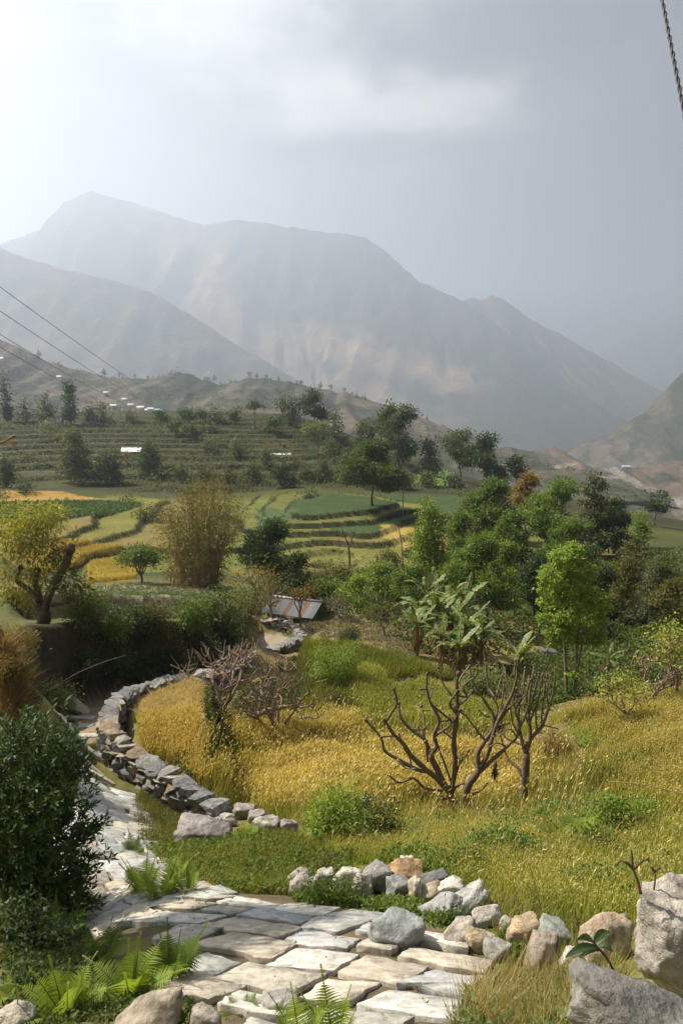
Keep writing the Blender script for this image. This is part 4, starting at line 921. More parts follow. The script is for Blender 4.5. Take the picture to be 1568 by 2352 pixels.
for args in [
 ('blue-grey flat-sided block lying on the flagstones', 912, 2150, 112, 66, 21, (0.25, 0.265, 0.26), (0.21, 0.225, 0.225), 0.8, (0.1, 0.1, 0.3)),
 ('dark rounded boulder between a pale flat stone and the orange stone', 868, 2022, 66, 68, 22, G2, (0.30, 0.275, 0.25), 0.8, (0, 0, 0.2)),
 ('pale flat upright stone beside the dark rounded boulder', 798, 2032, 66, 66, 23, (0.44, 0.41, 0.36), (0.36, 0.33, 0.29), 0.5, (-0.25, 0, 0)),
 ('brownish slab stone leaning against the dark rounded boulder', 832, 2040, 44, 56, 24, (0.33, 0.28, 0.23), G3, 0.6, (-0.2, 0.1, 0)),
 ('orange-brown wedge stone lying on top of the tumbled wall', 937, 2008, 84, 34, 25, (0.44, 0.29, 0.14), (0.33, 0.22, 0.13), 0.6, (0, 0.12, 0.1)),
 ('small white stone behind the orange wedge stone', 940, 1990, 40, 26, 26, WH, G1, 0.8, (0, 0, 0)),
 ('grey pitted boulder below the orange wedge stone', 915, 2050, 56, 56, 27, G3, (0.16, 0.155, 0.15), 0.8, (0, 0, 0.4)),
 ('upright white egg-shaped stone with an orange foot', 953, 2050, 34, 62, 28, WH, (0.42, 0.33, 0.22), 0.9, (0, -0.05, 0)),
 ('black slanting stone leaning over the white egg-shaped stone', 1000, 2024, 62, 34, 29, (0.10, 0.098, 0.095), (0.17, 0.165, 0.16), 0.7, (0, -0.55, 0.2)),
 ('brown stone under the black slanting stone', 990, 2058, 66, 40, 30, (0.25, 0.21, 0.16), (0.36, 0.30, 0.22), 0.7, (0, -0.5, 0)),
 ('white crystalline rock above the two leaning slabs', 1035, 2050, 62, 52, 31, (0.58, 0.55, 0.49), (0.42, 0.38, 0.33), 0.8, (0, 0, 0)),
 ('long grey slab leaning beside a broader pale slab', 1025, 2095, 108, 40, 32, (0.36, 0.36, 0.34), (0.28, 0.28, 0.27), 0.5, (0.2, -0.5, 0.2)),
 ('broad pale slab propped up beside a long grey slab', 1078, 2082, 104, 46, 33, (0.42, 0.41, 0.38), (0.34, 0.335, 0.32), 0.5, (0.2, -0.45, 0.2)),
 ('whitish broken rock beside the propped slabs', 1120, 2108, 66, 48, 34, (0.48, 0.45, 0.40), (0.34, 0.31, 0.28), 0.7, (0, -0.3, 0)),
 ('mottled stone half buried below the propped slabs', 1060, 2150, 80, 56, 35, (0.38, 0.34, 0.29), (0.27, 0.24, 0.21), 0.7, (0, -0.3, 0)),
 ('ochre flat-faced stone set in the earth beside the long flagstone', 1102, 2168, 66, 46, 36, (0.40, 0.29, 0.16), (0.33, 0.29, 0.23), 0.6, (0, 0.3, 0)),
 ('small grey triangular stone in the weeds below the ochre stone', 1146, 2192, 62, 38, 37, G1, G3, 0.7, (0, 0.1, 0)),
 ('greenish stone between the whitish rock and the folded brown rock', 1170, 2128, 46, 34, 38, (0.35, 0.33, 0.24), G1, 0.7, (0, 0, 0)),
 ('rugged brown and ochre folded rock next to the green round boulder', 1205, 2148, 84, 72, 39, (0.22, 0.17, 0.13), (0.42, 0.31, 0.17), 0.7, (0, -0.35, 0)),
 ('smooth grey-green round boulder on the tumbled wall', 1276, 2160, 76, 72, 40, (0.25, 0.275, 0.24), (0.21, 0.23, 0.205), 0.9, (0, 0, 0)),
 ('brown cracked boulder underneath the green round boulder', 1255, 2205, 72, 96, 41, (0.36, 0.30, 0.235), (0.23, 0.195, 0.165), 0.8, (0, 0.2, 0)),
 ('tan rough boulder leaning behind the glossy seedling', 1395, 2175, 112, 116, 42, (0.38, 0.32, 0.245), (0.27, 0.20, 0.135), 0.7, (0, 0.1, 0)),
 ('white chipped stone in front of the tan rough boulder', 1312, 2215, 50, 60, 43, WH, G1, 0.7, (0, 0, 0)),
 ('dark streaked rock at the weedy end of the tumbled wall', 688, 2022, 60, 46, 44, (0.35, 0.31, 0.28), (0.17, 0.15, 0.14), 0.7, (0, 0, 0)),
 ('brown-grey sloping rock under the dark streaked rock', 695, 2046, 62, 48, 45, (0.31, 0.26, 0.22), G3, 0.6, (0, 0.2, 0)),
 ('pale lichen-spotted rock partly hidden by a leafy weed', 742, 2028, 48, 60, 46, (0.42, 0.39, 0.34), G3, 0.7, (0, 0, 0)),
 ('grey-violet knobbly boulder crowning the lower end of the field wall', 560, 1868, 52, 34, 47, (0.29, 0.255, 0.235), (0.19, 0.17, 0.165), 0.8, (0, 0, 0)),
 ('pinkish boulder beside the knobbly boulder on the field wall', 594, 1884, 48, 32, 48, (0.36, 0.29, 0.24), G3, 0.8, (0, 0, 0)),
 ('blue-grey rounded stone standing in the end of the field wall', 497, 1894, 28, 36, 49, (0.22, 0.24, 0.26), (0.19, 0.205, 0.22), 0.9, (0, 0, 0)),
 ('cream stone wedged beside the blue-grey rounded stone', 524, 1888, 36, 30, 50, (0.45, 0.40, 0.33), G1, 0.8, (0, -0.3, 0)),
 ('cream flat rock among ferns at the foot of the field wall', 608, 1902, 60, 36, 51, (0.47, 0.42, 0.34), G1, 0.7, (0, 0.1, 0)),
 ('brown block at the right end of the field wall', 660, 1904, 46, 34, 52, (0.25, 0.19, 0.16), G3, 0.7, (0, 0.2, 0)),
 ('dark craggy outcrop under the end of the field wall', 465, 1922, 122, 40, 53, (0.16, 0.145, 0.14), (0.25, 0.225, 0.215), 0.7, (0, 0, 0)),
 ('tan broken rock embedded below the ferns at the path edge', 330, 2345, 140, 70, 54, (0.43, 0.37, 0.28), (0.33, 0.28, 0.22), 0.8, (0.2, 0, 0)),
 ('cream slab-like rock lying in the earth beside the small ferns', 28, 2345, 80, 46, 55, (0.48, 0.42, 0.33), G1, 0.8, (0.1, 0, 0)),
 ('rough grey rock between the dark ferns and the lowest flagstones', 470, 2340, 66, 66, 56, (0.37, 0.33, 0.28), (0.25, 0.22, 0.19), 0.8, (0, 0, 0)),
 ('grey rock wedged under the lowest flagstones', 640, 2310, 80, 56, 57, (0.33, 0.30, 0.27), G3, 0.8, (0, 0.1, 0)),
 ('large dark rock in shade behind the two slim trunks', 1262, 1510, 34, 34, 58, (0.07, 0.07, 0.075), (0.11, 0.11, 0.115), 0.8, (0, 0, 0)),
]:
    lab, u, v, w, h, sd, c1, c2, dp, rot = args
    boulder(lab, u, v, w, h, sd, c1, c2, depth=dp, rot=rot, sink=.38 if sd in (54, 55, 56, 57) else .15)

ground = ground_mesh()
# ------------------------------------------------------------------ crops and ground cover
def feather(P, d): return lambda x, y: sstep(0.0, d, sdist(P, x, y)+d*0.6*fbm(x/1.2, y/1.2, 499, 3))
Wt1, Wt2 = (0.30, 0.20, 0.045), (0.52, 0.35, 0.075); Gw1, Gw2 = (0.17, 0.21, 0.035), (0.34, 0.36, 0.065)
bench_w = [p[:2] for p in [pt(*a) for a in [(325,1752,17.0),(308,1660,19.0),(345,1655,19.3),(465,1655,19.7),(474,1675,19.2),(486,1715,18.2),(512,1790,16.8),(510,1840,15.6),(445,1825,15.5),(385,1788,16.1)]]]
blades('ripe_wheat', scatter(bench_w, 12000, feather(bench_w, 1.0)), 0.32, 0.018, (0.31, 0.265, 0.07), (0.56, 0.47, 0.15), ear=(0.09, 0.025, (0.48, 0.36, 0.12), (0.66, 0.52, 0.20)), lean=0.2, label='deep golden ripe wheat on the walled bench', cat='wheat', patch=0.7, hv=0.5)
midw = wpoly([(430,1800),(470,1730),(505,1655),(640,1660),(700,1650),(800,1655),(880,1690),(1000,1690),(1160,1710),(1230,1730),(1290,1800),(1230,1850),(1050,1868),(900,1875),(700,1880),(540,1862),(470,1840)])
XTRA = wpoly([(430,1830),(505,1660),(700,1640),(880,1670),(1160,1700),(1300,1700),(1380,1800),(1300,1890),(1050,1900),(700,1900),(540,1880)])
blades('ripe_wheat', scatter(midw, 46000, lambda x, y: feather(midw, 1.6)(x, y)*(0.3+0.7*sstep(-0.3, 0.1, fbm(x/1.3, y/0.9, 514, 4)))), 0.45, 0.021, (0.22, 0.22, 0.055), (0.48, 0.435, 0.13), ear=(0.10, 0.03, (0.44, 0.34, 0.11), (0.66, 0.53, 0.20)), lean=0.16, label='pale gold ripening wheat around the bare pollard trees', cat='wheat', patch=1.3, hv=0.5)
grn = wpoly([(795,1660),(790,1560),(830,1535),(880,1560),(915,1590),(960,1560),(1060,1600),(1200,1620),(1240,1690),(1150,1700),(1000,1690),(880,1680)])
blades('green_barley', scatter(grn, 32000, feather(grn, 1.5)), 0.5, 0.035, Gw1, Gw2, ear=(0.09, 0.03, (0.24, 0.26, 0.06), (0.36, 0.35, 0.09)), lean=0.12, label='yellow-green unripe barley on the middle bench behind the pollards', cat='barley', patch=3)
slope = wpoly([(1250,1660),(1340,1610),(1568,1570),(1900,1540),(1900,1880),(1568,1890),(1420,1880),(1330,1820),(1330,1740)])
blades('verge_grass', scatter(XTRA, 22000), 0.38, 0.02, (0.13, 0.16, 0.03), (0.34, 0.30, 0.07), lean=0.25, label='thin green undergrass mixed into the wheat edges', cat='grass', patch=1.0)
blades('meadow_grass', scatter(slope, 56000, lambda x, y: feather(slope, 1.0)(x, y)*(0.25+0.75*sstep(-0.25, 0.15, fbm(x/1.6, y/1.1, 512, 4)))), 0.42, 0.024, (0.19, 0.19, 0.035), (0.42, 0.36, 0.08), ear=(0.05, 0.02, (0.38, 0.31, 0.10), (0.55, 0.44, 0.18)), lean=0.22, label='dry yellow-green meadow grass covering the right-hand slope', cat='grass', patch=1.3)
low = wpoly([(700,1890),(900,1880),(1060,1872),(1260,1860),(1420,1885),(1568,1895),(1850,1890),(1850,2080),(1568,2120),(1440,2150),(1300,2110),(1130,2070),(1020,2040),(900,1985),(760,1985)])
blades('verge_grass', scatter(low, 58000, lambda x, y: 0.3+0.7*sstep(-0.25, 0.15, fbm(x/1.0, y/0.8, 513, 4))), 0.26, 0.016, (0.13, 0.18, 0.025), (0.38, 0.37, 0.07), ear=(0.03, 0.012, (0.34, 0.30, 0.08), (0.52, 0.43, 0.17)), lean=0.28, label='green and straw-coloured grass between the tumbled stones and the wheat', cat='grass', patch=0.8)
herbs('weed_cover', scatter(low, 3200, lambda x, y: sstep(0.02, 0.4, fbm(x/1.3, y/1.3, 451, 3))), 0.075, 0.30, (0.055, 0.11, 0.018), (0.14, 0.21, 0.035), 12, 'leafy green weeds spread through the verge grass', 'weeds')
herbs('weed_cover', scatter(slope, 1500, lambda x, y: sstep(0.1, 0.45, fbm(x/2.0, y/2.0, 455, 3))), 0.09, 0.25, (0.055, 0.11, 0.018), (0.14, 0.20, 0.035), 8, 'leafy green weeds in patches on the dry meadow slope', 'weeds')
bankv = wpoly([(330,1950),(420,1945),(520,1925),(660,1910),(760,1960),(820,2000),(690,2060),(560,2055),(440,2030),(390,2010)])
blades('verge_grass', scatter(bankv, 14000), 0.14, 0.012, (0.12, 0.14, 0.025), (0.34, 0.28, 0.06), lean=0.5, label='short mixed grass on the bank between path and field wall', cat='grass', patch=0.6)
herbs('weed_cover', scatter(bankv, 3800), 0.05, 0.16, (0.07, 0.12, 0.02), (0.20, 0.25, 0.04), 9, 'low bright weeds on the bank between path and field wall', 'weeds')
wallgap = wpoly([(640,2060),(780,2035),(960,2075),(1060,2130),(1180,2190),(1330,2250),(1440,2260),(1440,2330),(1200,2330),(1140,2245),(960,2110),(850,2100),(720,2085)])
herbs('weed_cover', scatter(wallgap, 1500, lambda x, y: sstep(-0.1, 0.35, fbm(x/0.5, y/0.5, 459, 3))), 0.045, 0.12, (0.06, 0.10, 0.02), (0.16, 0.21, 0.04), 9, 'small green weeds growing among the tumbled stones', 'weeds')
frontg = wpoly([(1010,2370),(1060,2290),(1140,2240),(1300,2240),(1440,2250),(1420,2380)])
blades('dry_grass', scatter(frontg, 3600), 0.24, 0.006, (0.22, 0.17, 0.06), (0.46, 0.36, 0.16), lean=0.45, label='dry straw grass tufts at the edge of the long flagstones', cat='grass', patch=0.3)
herbs('weed_cover', scatter(frontg, 420), 0.04, 0.16, (0.09, 0.14, 0.04), (0.19, 0.25, 0.09), 10, 'grey-green weeds among the dry straw grass', 'weeds')
leftf = wpoly([(0,2370),(0,2250),(120,2230),(300,2240),(420,2270),(480,2370)])
herbs('weed_cover', scatter(leftf, 900), 0.04, 0.10, (0.05, 0.08, 0.018), (0.12, 0.15, 0.035), 8, 'dark low weeds under the foreground ferns', 'weeds')
blades('golden_wheat', scatter(FIELDS['gold_a'], 9000), 0.45, 0.08, (0.32, 0.25, 0.06), (0.50, 0.40, 0.12), ear=(0.14, 0.08, (0.42, 0.33, 0.09), (0.58, 0.47, 0.17)), lean=0.08, label='bright golden wheat on the long valley terrace', cat='wheat', patch=6)
blades('golden_wheat', scatter(FIELDS['gold_b'], 8000), 0.45, 0.08, (0.32, 0.25, 0.06), (0.50, 0.40, 0.12), ear=(0.14, 0.08, (0.42, 0.33, 0.09), (0.58, 0.47, 0.17)), lean=0.08, label='bright golden wheat on the small terrace beside the leafy pollard', cat='wheat', patch=6)
herbs('cabbage_crop', scatter(FIELDS['green_left'], 3500), 0.42, 0.35, (0.04, 0.085, 0.03), (0.085, 0.15, 0.05), 7, 'dark green leafy crop covering the broad valley terrace', 'crop', 5)
herbs('cabbage_crop', scatter(FIELDS['cabbage'], 2100), 0.17, 0.16, (0.07, 0.12, 0.06), (0.16, 0.21, 0.10), 8, 'scattered grey-green cabbages on the bare earth field', 'crop', 4)
herbs('seedling_crop', scatter(FIELDS['plowed'], 3600), 0.11, 0.10, (0.09, 0.10, 0.04), (0.24, 0.20, 0.11), 5, 'sparse seedlings on the clods of the tilled plot by the hut', 'crop', 3)
# terrace lips of the valley floor: tufted edges
def lips(name, Y0, Y1, x0, x1, n, size, label, pal):
    q = np.column_stack([rng.uniform(x0, x1, n*30), rng.uniform(Y0, Y1, n*30)]); e = 0.5; sl = np.hypot(H(q[:, 0]+e, q[:, 1], False)-H(q[:, 0]-e, q[:, 1], False), H(q[:, 0], q[:, 1]+e, False)-H(q[:, 0], q[:, 1]-e, False))
    q = q[sl > 0.28][:n]; herbs(name, q, size, size*1.2, *PAL[pal], 6, label, 'weeds', 8)
lips('bank_scrub', 72, 126, -62, 28, 2200, 0.26, 'scrubby growth along the banks of the valley terraces', 'dark')
lips('bank_scrub', 132, 226, -115, 30, 5200, 0.50, 'scrubby growth along the terrace banks of the hillside', 'dusty')
tread = [(-115, 136), (10, 136), (24, 200), (20, 226), (-115, 226)]
herbs('hill_scrub', scatter(tread, 2600, lambda x, y: sstep(0.0, 0.5, fbm(x/22, y/14, 470, 4)+0.25*sstep(-60, 10, x))), 0.55, 0.9, *PAL['dusty'], 6, 'dusty low scrub scattered over the hillside terraces', 'scrub', 8)
rightlow = wpoly([(1100,1560),(1250,1500),(1400,1440),(1568,1380),(1568,1570),(1340,1600),(1240,1640)])
herbs('undergrowth', scatter(rightlow, 3600), 0.20, 0.7, (0.04, 0.07, 0.018), (0.11, 0.14, 0.035), 8, 'tangled dark undergrowth between the valley trees and the meadow', 'undergrowth', 3)
midlow = wpoly([(560,1400),(690,1320),(950,1300),(1250,1290),(1568,1260),(1568,1380),(1250,1480),(1050,1530),(940,1500),(900,1440),(720,1400)])
herbs('undergrowth', scatter(midlow, 5200), 0.30, 0.9, (0.045, 0.07, 0.02), (0.12, 0.13, 0.038), 7, 'mixed shrubby undergrowth on the valley floor among the trees', 'undergrowth', 5)

# dark leafy bank plants overhanging the lane, each a bush
BB = [(190,1455,100,90,'olive','bushy olive-green shrub on the lane bank below the forked dead tree'),(235,1470,130,110,'mid','dense green shrub hanging over the shaded lane next to the dead tree'),(300,1455,110,80,'dark','dark rounded shrub in the middle of the lane bank'),
      (360,1465,120,90,'olive','brownish-green shrub drooping over the lane bank'),(430,1450,120,90,'mid','broad leafy shrub at the bend of the lane bank'),(500,1450,120,100,'dark','dark shrub on the lane bank behind the forked pollard'),(555,1440,90,80,'olive','yellowish shrub where the lane bank ends by the pale rubble wall'),
      (130,1560,110,90,'pale','pale-leaved shrub at the foot of the forked dead tree'),(205,1395,100,60,'pale','light green weeds-like shrub at the edge of the cabbage field'),(570,1395,90,60,'pale','light grey-green shrub beside the rust-striped hut'),(60,1420,90,80,'olive','shrub behind the dry grassy bank at the field corner')]
for u, v, w, h, p, lab in BB: bush('shrub', lab, u, v, w, h, p, Y=None if v != 1560 else 21.5)
bush('shrub', 'bright willow-leaved bush standing at the edge of the wheat above the tumbled stones', 775, 1945, 130, 165, 'bright', leaf=0.095, aspect=0.28, dens=1.2)
bush('shrub', 'small dark-leaved bush leaning against the bright willow-leaved bush', 862, 1935, 95, 150, 'dark', leaf=0.06, dens=0.55)
bush('shrub', 'low dark bush in the shadow beside the willow-leaved bush', 895, 1930, 70, 60, 'dark', leaf=0.05, dens=0.9, extra=((0.20, 0.12, 0.06), 0.15))
bush('shrub', 'low spreading green scrub in the verge grass above the propped slabs', 1150, 1970, 200, 80, 'mid', leaf=0.055)
bush('shrub', 'smaller low scrub beside the spreading green scrub', 1050, 2000, 130, 60, 'mid', leaf=0.05, extra=((0.24, 0.22, 0.06), 0.25))
bush('shrub', 'fresh green rounded bush on the meadow next to the tall light ferns', 1400, 1915, 110, 95, 'bright', leaf=0.06)
bush('shrub', 'leafy green bush just below the rounded bush on the meadow', 1370, 1955, 80, 60, 'mid', leaf=0.055)
bush('shrub', 'loose sprawling weeds bush on the meadow edge', 1470, 1900, 110, 80, 'bright', leaf=0.05, dens=0.5)
bush('weed_plant', 'leafy dark weed climbing over the pale lichen-spotted rock', 755, 2085, 130, 70, 'mid', cat='weed', leaf=0.04, dens=0.8)
bush('weed_plant', 'upright leafy weed in front of the pale flat upright stone', 745, 2040, 50, 90, 'olive', cat='weed', leaf=0.035, dens=0.5)
bush('weed_plant', 'green weed clump under the propped slabs', 1020, 2120, 60, 36, 'mid', cat='weed', leaf=0.035)
bush('shrub', 'bright pale-green bush behind the crossing pollard branches', 1110, 1600, 130, 110, 'pale', Y=28, leaf=0.11)
bush('shrub', 'reddish dry scrub on the crumbling bank by the right-hand pollard', 1270, 1735, 90, 60, 'rust', leaf=0.06, dens=0.6)
bush('shrub', 'green scrub on the crumbling meadow edge', 1340, 1720, 80, 50, 'bright', leaf=0.06, dens=0.6)
bush('shrub', 'shrub on the grassy bank beneath the shaded dead limbs', 780, 1640, 90, 70, 'olive', leaf=0.08)
bush('shrub', 'grassy green hump below the tilled plot', 770, 1575, 120, 110, 'bright', leaf=0.09, dens=0.8)
bush('shrub', 'dark green bush on the lip below the tilled plot', 800, 1475, 50, 40, 'dark', leaf=0.1)
bush('shrub', 'round grassy bush on the bank beyond the hut', 760, 1330, 110, 60, 'olive', Y=62)
bush('shrub', 'small green bush at the end of the orange wheat strip', 62, 1120, 40, 28, 'dark', Y=128)
bush('shrub', 'bush on the terrace edge where the green crop ends', 345, 1172, 70, 34, 'olive', Y=104)
# the near leafy shrub on the left, leaf colours darkened for the shade over it
def near_shrub():
    b = at(70, 7.4); root = empty('shrub', b); tag(root, 'big dark shrub with glossy lance-shaped leaves crowding the path', 'shrub'); t = 7.4*cp_-b[2]*sp_; s = t/F
    def w(u, v, Y): return pt(u, v, Y)-b
    L = []
    for u, v, Y, ru, rv, rd in [(60,1760,7.8,110,110,.7),(120,1830,7.6,95,110,.6),(30,1900,7.6,130,130,.8),(140,1950,7.4,85,100,.5),(80,2020,7.2,120,100,.6),(150,2060,7.1,60,60,.4),(20,2080,7.0,110,90,.6),(90,1690,8.0,70,55,.5),(150,1740,7.9,50,60,.4),(190,1770,7.9,30,24,.2),(205,1900,7.5,26,30,.2),(200,1990,7.3,26,24,.2),(190,2080,7.1,24,24,.2),(-80,1850,7.8,120,200,.7),(60,2140,6.7,110,80,.5),(150,2130,6.8,60,60,.4),(-20,2190,6.3,100,80,.5),(100,2190,6.4,80,50,.4)]:
        c = w(u, v, Y); L.append((*c, ru*s, rd, rv*s))
    L = np.array(L); mb = MB(); nt = 2100; k = rng.choice(len(L), nt, p=(L[:, 3]*L[:, 5])/(L[:, 3]*L[:, 5]).sum()); d = rand_dirs(nt)
    tip = L[k, :3]+d*L[k, 3:6]*(0.45+0.6*rng.random((nt, 1))**0.8+0.35*(rng.random((nt, 1)) < .12)); ax = unit(d*0.7+np.array((0.1, 0, 0.75))+0.35*rand_dirs(nt)); per = 9; idx = np.repeat(np.arange(nt), per); m = len(idx); j = np.tile(np.arange(per), nt)
    a = j*2.4+rng.random(m)*0.4; A = ax[idx]; s1 = unit(np.cross(A, np.array((0.3, 1, 0.1)))); s2 = np.cross(A, s1); rad = s1*np.cos(a)[:, None]+s2*np.sin(a)[:, None]
    f = (j/per)[:, None]; D = unit(rad*(1.0-0.45*f)+A*(0.35+0.75*f)); C = tip[idx]+A*(f-0.6)*0.12
    tt = np.clip(0.5*rng.random((nt, 1))[idx]+0.5*rng.random((m, 1)), 0, 1); leaf_quads(mb, C, D, unit(A-D*np.sum(A*D, 1, keepdims=True)), 0.105*(0.5+0.8*rng.random(m)), 0.030, np.array((0.020, 0.046, 0.008))*(1-tt)+np.array((0.060, 0.11, 0.016))*tt, 0.1)
    mb.build('foliage', M_LEAF_GLOSS, root); st = MB()
    for q in L: tube(st, smooth_line([(0, 0.1, -0.2), q[:3]*0.5+rng.normal(size=3)*0.1, q[:3]], 4), np.linspace(0.03, 0.008, 9), 5, (0.10, 0.075, 0.055))
    for kk in range(0, nt, 8): tube(st, [L[k[kk], :3], (L[k[kk], :3]+tip[kk])/2-np.array((0, 0, .03)), tip[kk]], [0.007, .005, 0.003], 3, (0.09, 0.09, 0.04), cap=False)
    st.build('stem', M_BARK, root, True)
near_shrub()

# ------------------------------------------------------------------ ferns
FG = 'ferns'
fern('bright upright fern cluster beside the stone verge, first beside the stair', 330, 2050, 105, 12, group=None)
fern('bright fern cluster touching the stair, middle of its row', 375, 2062, 120, 13)
fern('bright fern with spreading fronds at the bank end of its row', 430, 2050, 95, 11)
fern('dim fern growing where stair and shaded grass meet', 310, 1960, 60, 9, dark=True)
fern('light fern below the cream flat rock of the field wall', 570, 1930, 60, 8)
fern('tall light-green fern on the meadow next to the rounded bush', 1320, 1935, 100, 12)
fern('light-green fern beside the tall meadow fern', 1280, 1945, 70, 9)
fern('light-green fern behind the rounded bush on the meadow', 1385, 1880, 70, 9)
fern('large foreground fern with yellow-lit fronds beside the cream slab-like rock', 150, 2330, 150, 13)
fern('broad foreground fern leaning toward the flagstones', 300, 2290, 150, 14, 1.4)
fern('dark foreground fern arching over the lowest flagstones', 390, 2260, 150, 13, 1.2, dark=True)
fern('shaded fern under the dark shrub behind the broad fern', 230, 2210, 95, 10, dark=True)
fern('small dark fern rooted below the lowest flagstones', 560, 2325, 60, 8, dark=True)
fern('drooping fern half hidden in the dark shrub', 120, 2160, 110, 9, 1.5, dark=True)
fern('small fern in the corner of the earth below the dark shrub', 10, 2300, 60, 7)
fern('small fern in the shade behind the tumbled wall', 860, 1985, 36, 7)
fern('tiny fern beside the small shaded fern behind the tumbled wall', 900, 1982, 26, 6)
fern('yellow-green fern rising in front of the lowest flagstones', 690, 2400, 130, 7, 0.3, base=pt(690, 2385, 3.0))
fern('tall yellow-green fern rising beside another in front of the flagstones', 765, 2400, 170, 7, 0.3, base=pt(765, 2400, 3.0))

# ------------------------------------------------------------------ the bare pollard trees in the wheat
def zpx(x, y): return 790+x*0.35155, 1414.6+y*0.35155
def traced_pollard(name, label, base_uv, trunk, limbs, seed, wood=1.0):
    b = hit(*base_uv); root = empty(name, b); tag(root, label, 'tree', None); r2 = np.random.default_rng(seed); Yb = b[1]
    def conv(P, dy0, dy1):
        n = len(P); return np.array([pt(*zpx(*p), Yb+dy0+(dy1-dy0)*i/max(1, n-1))-b for i, p in enumerate(P)])
    mb = MB(); P = conv(trunk[0], 0, 0); P[0, 2] -= 0.25; tube(mb, smooth_line(P, 4), np.linspace(trunk[1]*1.25, trunk[2], (len(P)-1)*4+1), 9, np.array(BARKC)*0.8, wob=0.12); mb.build('trunk', M_BARK, root, True)
    for main, r0, r1, dy, subs in limbs:
        mb = MB(); P = conv(main, 0, dy); Q = smooth_line(P, 4); R = np.linspace(r0, r1, len(Q))*wood*(1+0.22*(r2.random(len(Q))-0.3)); tube(mb, Q, R, 7, np.array(BARKC)*r2.uniform(.75, 1.05), wob=0.14)
        twig_knob(mb, Q[-1], Q[-1]-Q[-3], r1*1.1*wood, BARKC)
        for S, s0, s1 in subs:
            a0 = np.array(zpx(*S[0])); dd = [np.linalg.norm(np.array(zpx(*p))-a0) for p in main]; i0 = int(np.argmin(dd)); d0 = dy*i0/max(1, len(main)-1)
            Q = smooth_line(conv(S, d0, d0+r2.normal()*0.35), 4); R = np.linspace(s0, s1, len(Q))*wood*(1+0.22*(r2.random(len(Q))-0.3)); tube(mb, Q, R, 6, np.array(BARKC)*r2.uniform(.75, 1.1), wob=0.14); twig_knob(mb, Q[-1], Q[-1]-Q[-3], s1*1.2*wood, BARKC)
            for kk in range(r2.integers(1, 3)):
                i = r2.integers(2, len(Q)-1); d = unit(r2.normal(size=3)+np.array((0, 0, .7))); l = r2.uniform(.08, .28); tube(mb, [Q[i], Q[i]+d*l*0.6, Q[i]+d*l+np.array((0, 0, .03))], [R[i]*0.6, R[i]*0.5, R[i]*0.45], 5, np.array(BARKC)*0.9, wob=0.2); twig_knob(mb, Q[i]+d*l, d, R[i]*0.5, BARKC)
        mb.build('limb', M_BARK, root, True)
    return root
traced_pollard('pollard_tree', 'wide bare pollard with low limbs sweeping out over the wheat', (1043, 1868), ([(738,1300),(715,1235),(690,1150)], 0.115, 0.10), [
 ([(690,1150),(600,1055),(520,990),(430,905),(380,825),(320,770),(270,690)], 0.085, 0.034, -0.5, [([(270,690),(330,600),(345,555),(328,485)], 0.032, 0.022), ([(560,1020),(470,1000),(340,930),(265,880),(240,795),(150,690)], 0.055, 0.026), ([(240,790),(320,785)], 0.022, 0.018), ([(345,935),(400,990),(455,1000)], 0.028, 0.02), ([(430,905),(400,870),(360,780)], 0.02, 0.016)]),
 ([(650,1090),(575,930),(545,850),(520,800),(440,745),(370,665),(358,580)], 0.07, 0.026, 0.5, [([(520,800),(522,690),(505,600)], 0.034, 0.024), ([(440,740),(490,745),(520,735)], 0.024, 0.018), ([(358,580),(335,490)], 0.025, 0.02), ([(545,950),(535,830)], 0.03, 0.03)]),
 ([(660,1110),(570,930),(605,850),(585,780),(620,690),(590,610),(560,560),(540,480),(540,390)], 0.062, 0.026, 0.2, [([(590,785),(650,745),(715,690),(750,630)], 0.036, 0.03), ([(620,690),(700,680)], 0.025, 0.022), ([(560,570),(620,620),(700,685)], 0.026, 0.026), ([(545,480),(505,480)], 0.022, 0.02), ([(560,540),(575,480)], 0.02, 0.018)]),
 ([(690,1150),(712,1080),(725,950),(715,810),(732,690),(738,560),(735,450),(742,390)], 0.075, 0.036, -0.2, [([(735,640),(700,600),(690,560),(720,520),(735,500)], 0.034, 0.03), ([(738,590),(790,550),(830,500)], 0.03, 0.022), ([(735,520),(800,525),(780,460),(865,385),(868,330)], 0.03, 0.018), ([(740,450),(770,390),(815,330)], 0.028, 0.018), ([(720,540),(670,480),(635,420),(615,345)], 0.026, 0.017), ([(715,810),(660,765),(630,740)], 0.022, 0.02), ([(722,1070),(745,985),(770,940),(812,885)], 0.03, 0.016), ([(700,1090),(650,950),(615,860)], 0.03, 0.02)]),
 ([(640,1140),(590,1135),(520,1120),(450,1060),(370,1090),(310,1060)], 0.042, 0.022, -0.8, [([(310,1065),(300,1045)], 0.018, 0.015), ([(670,1195),(640,1195)], 0.03, 0.02)]),
 ([(700,1160),(740,1110),(775,1095)], 0.04, 0.022, -0.5, []),
], 5)
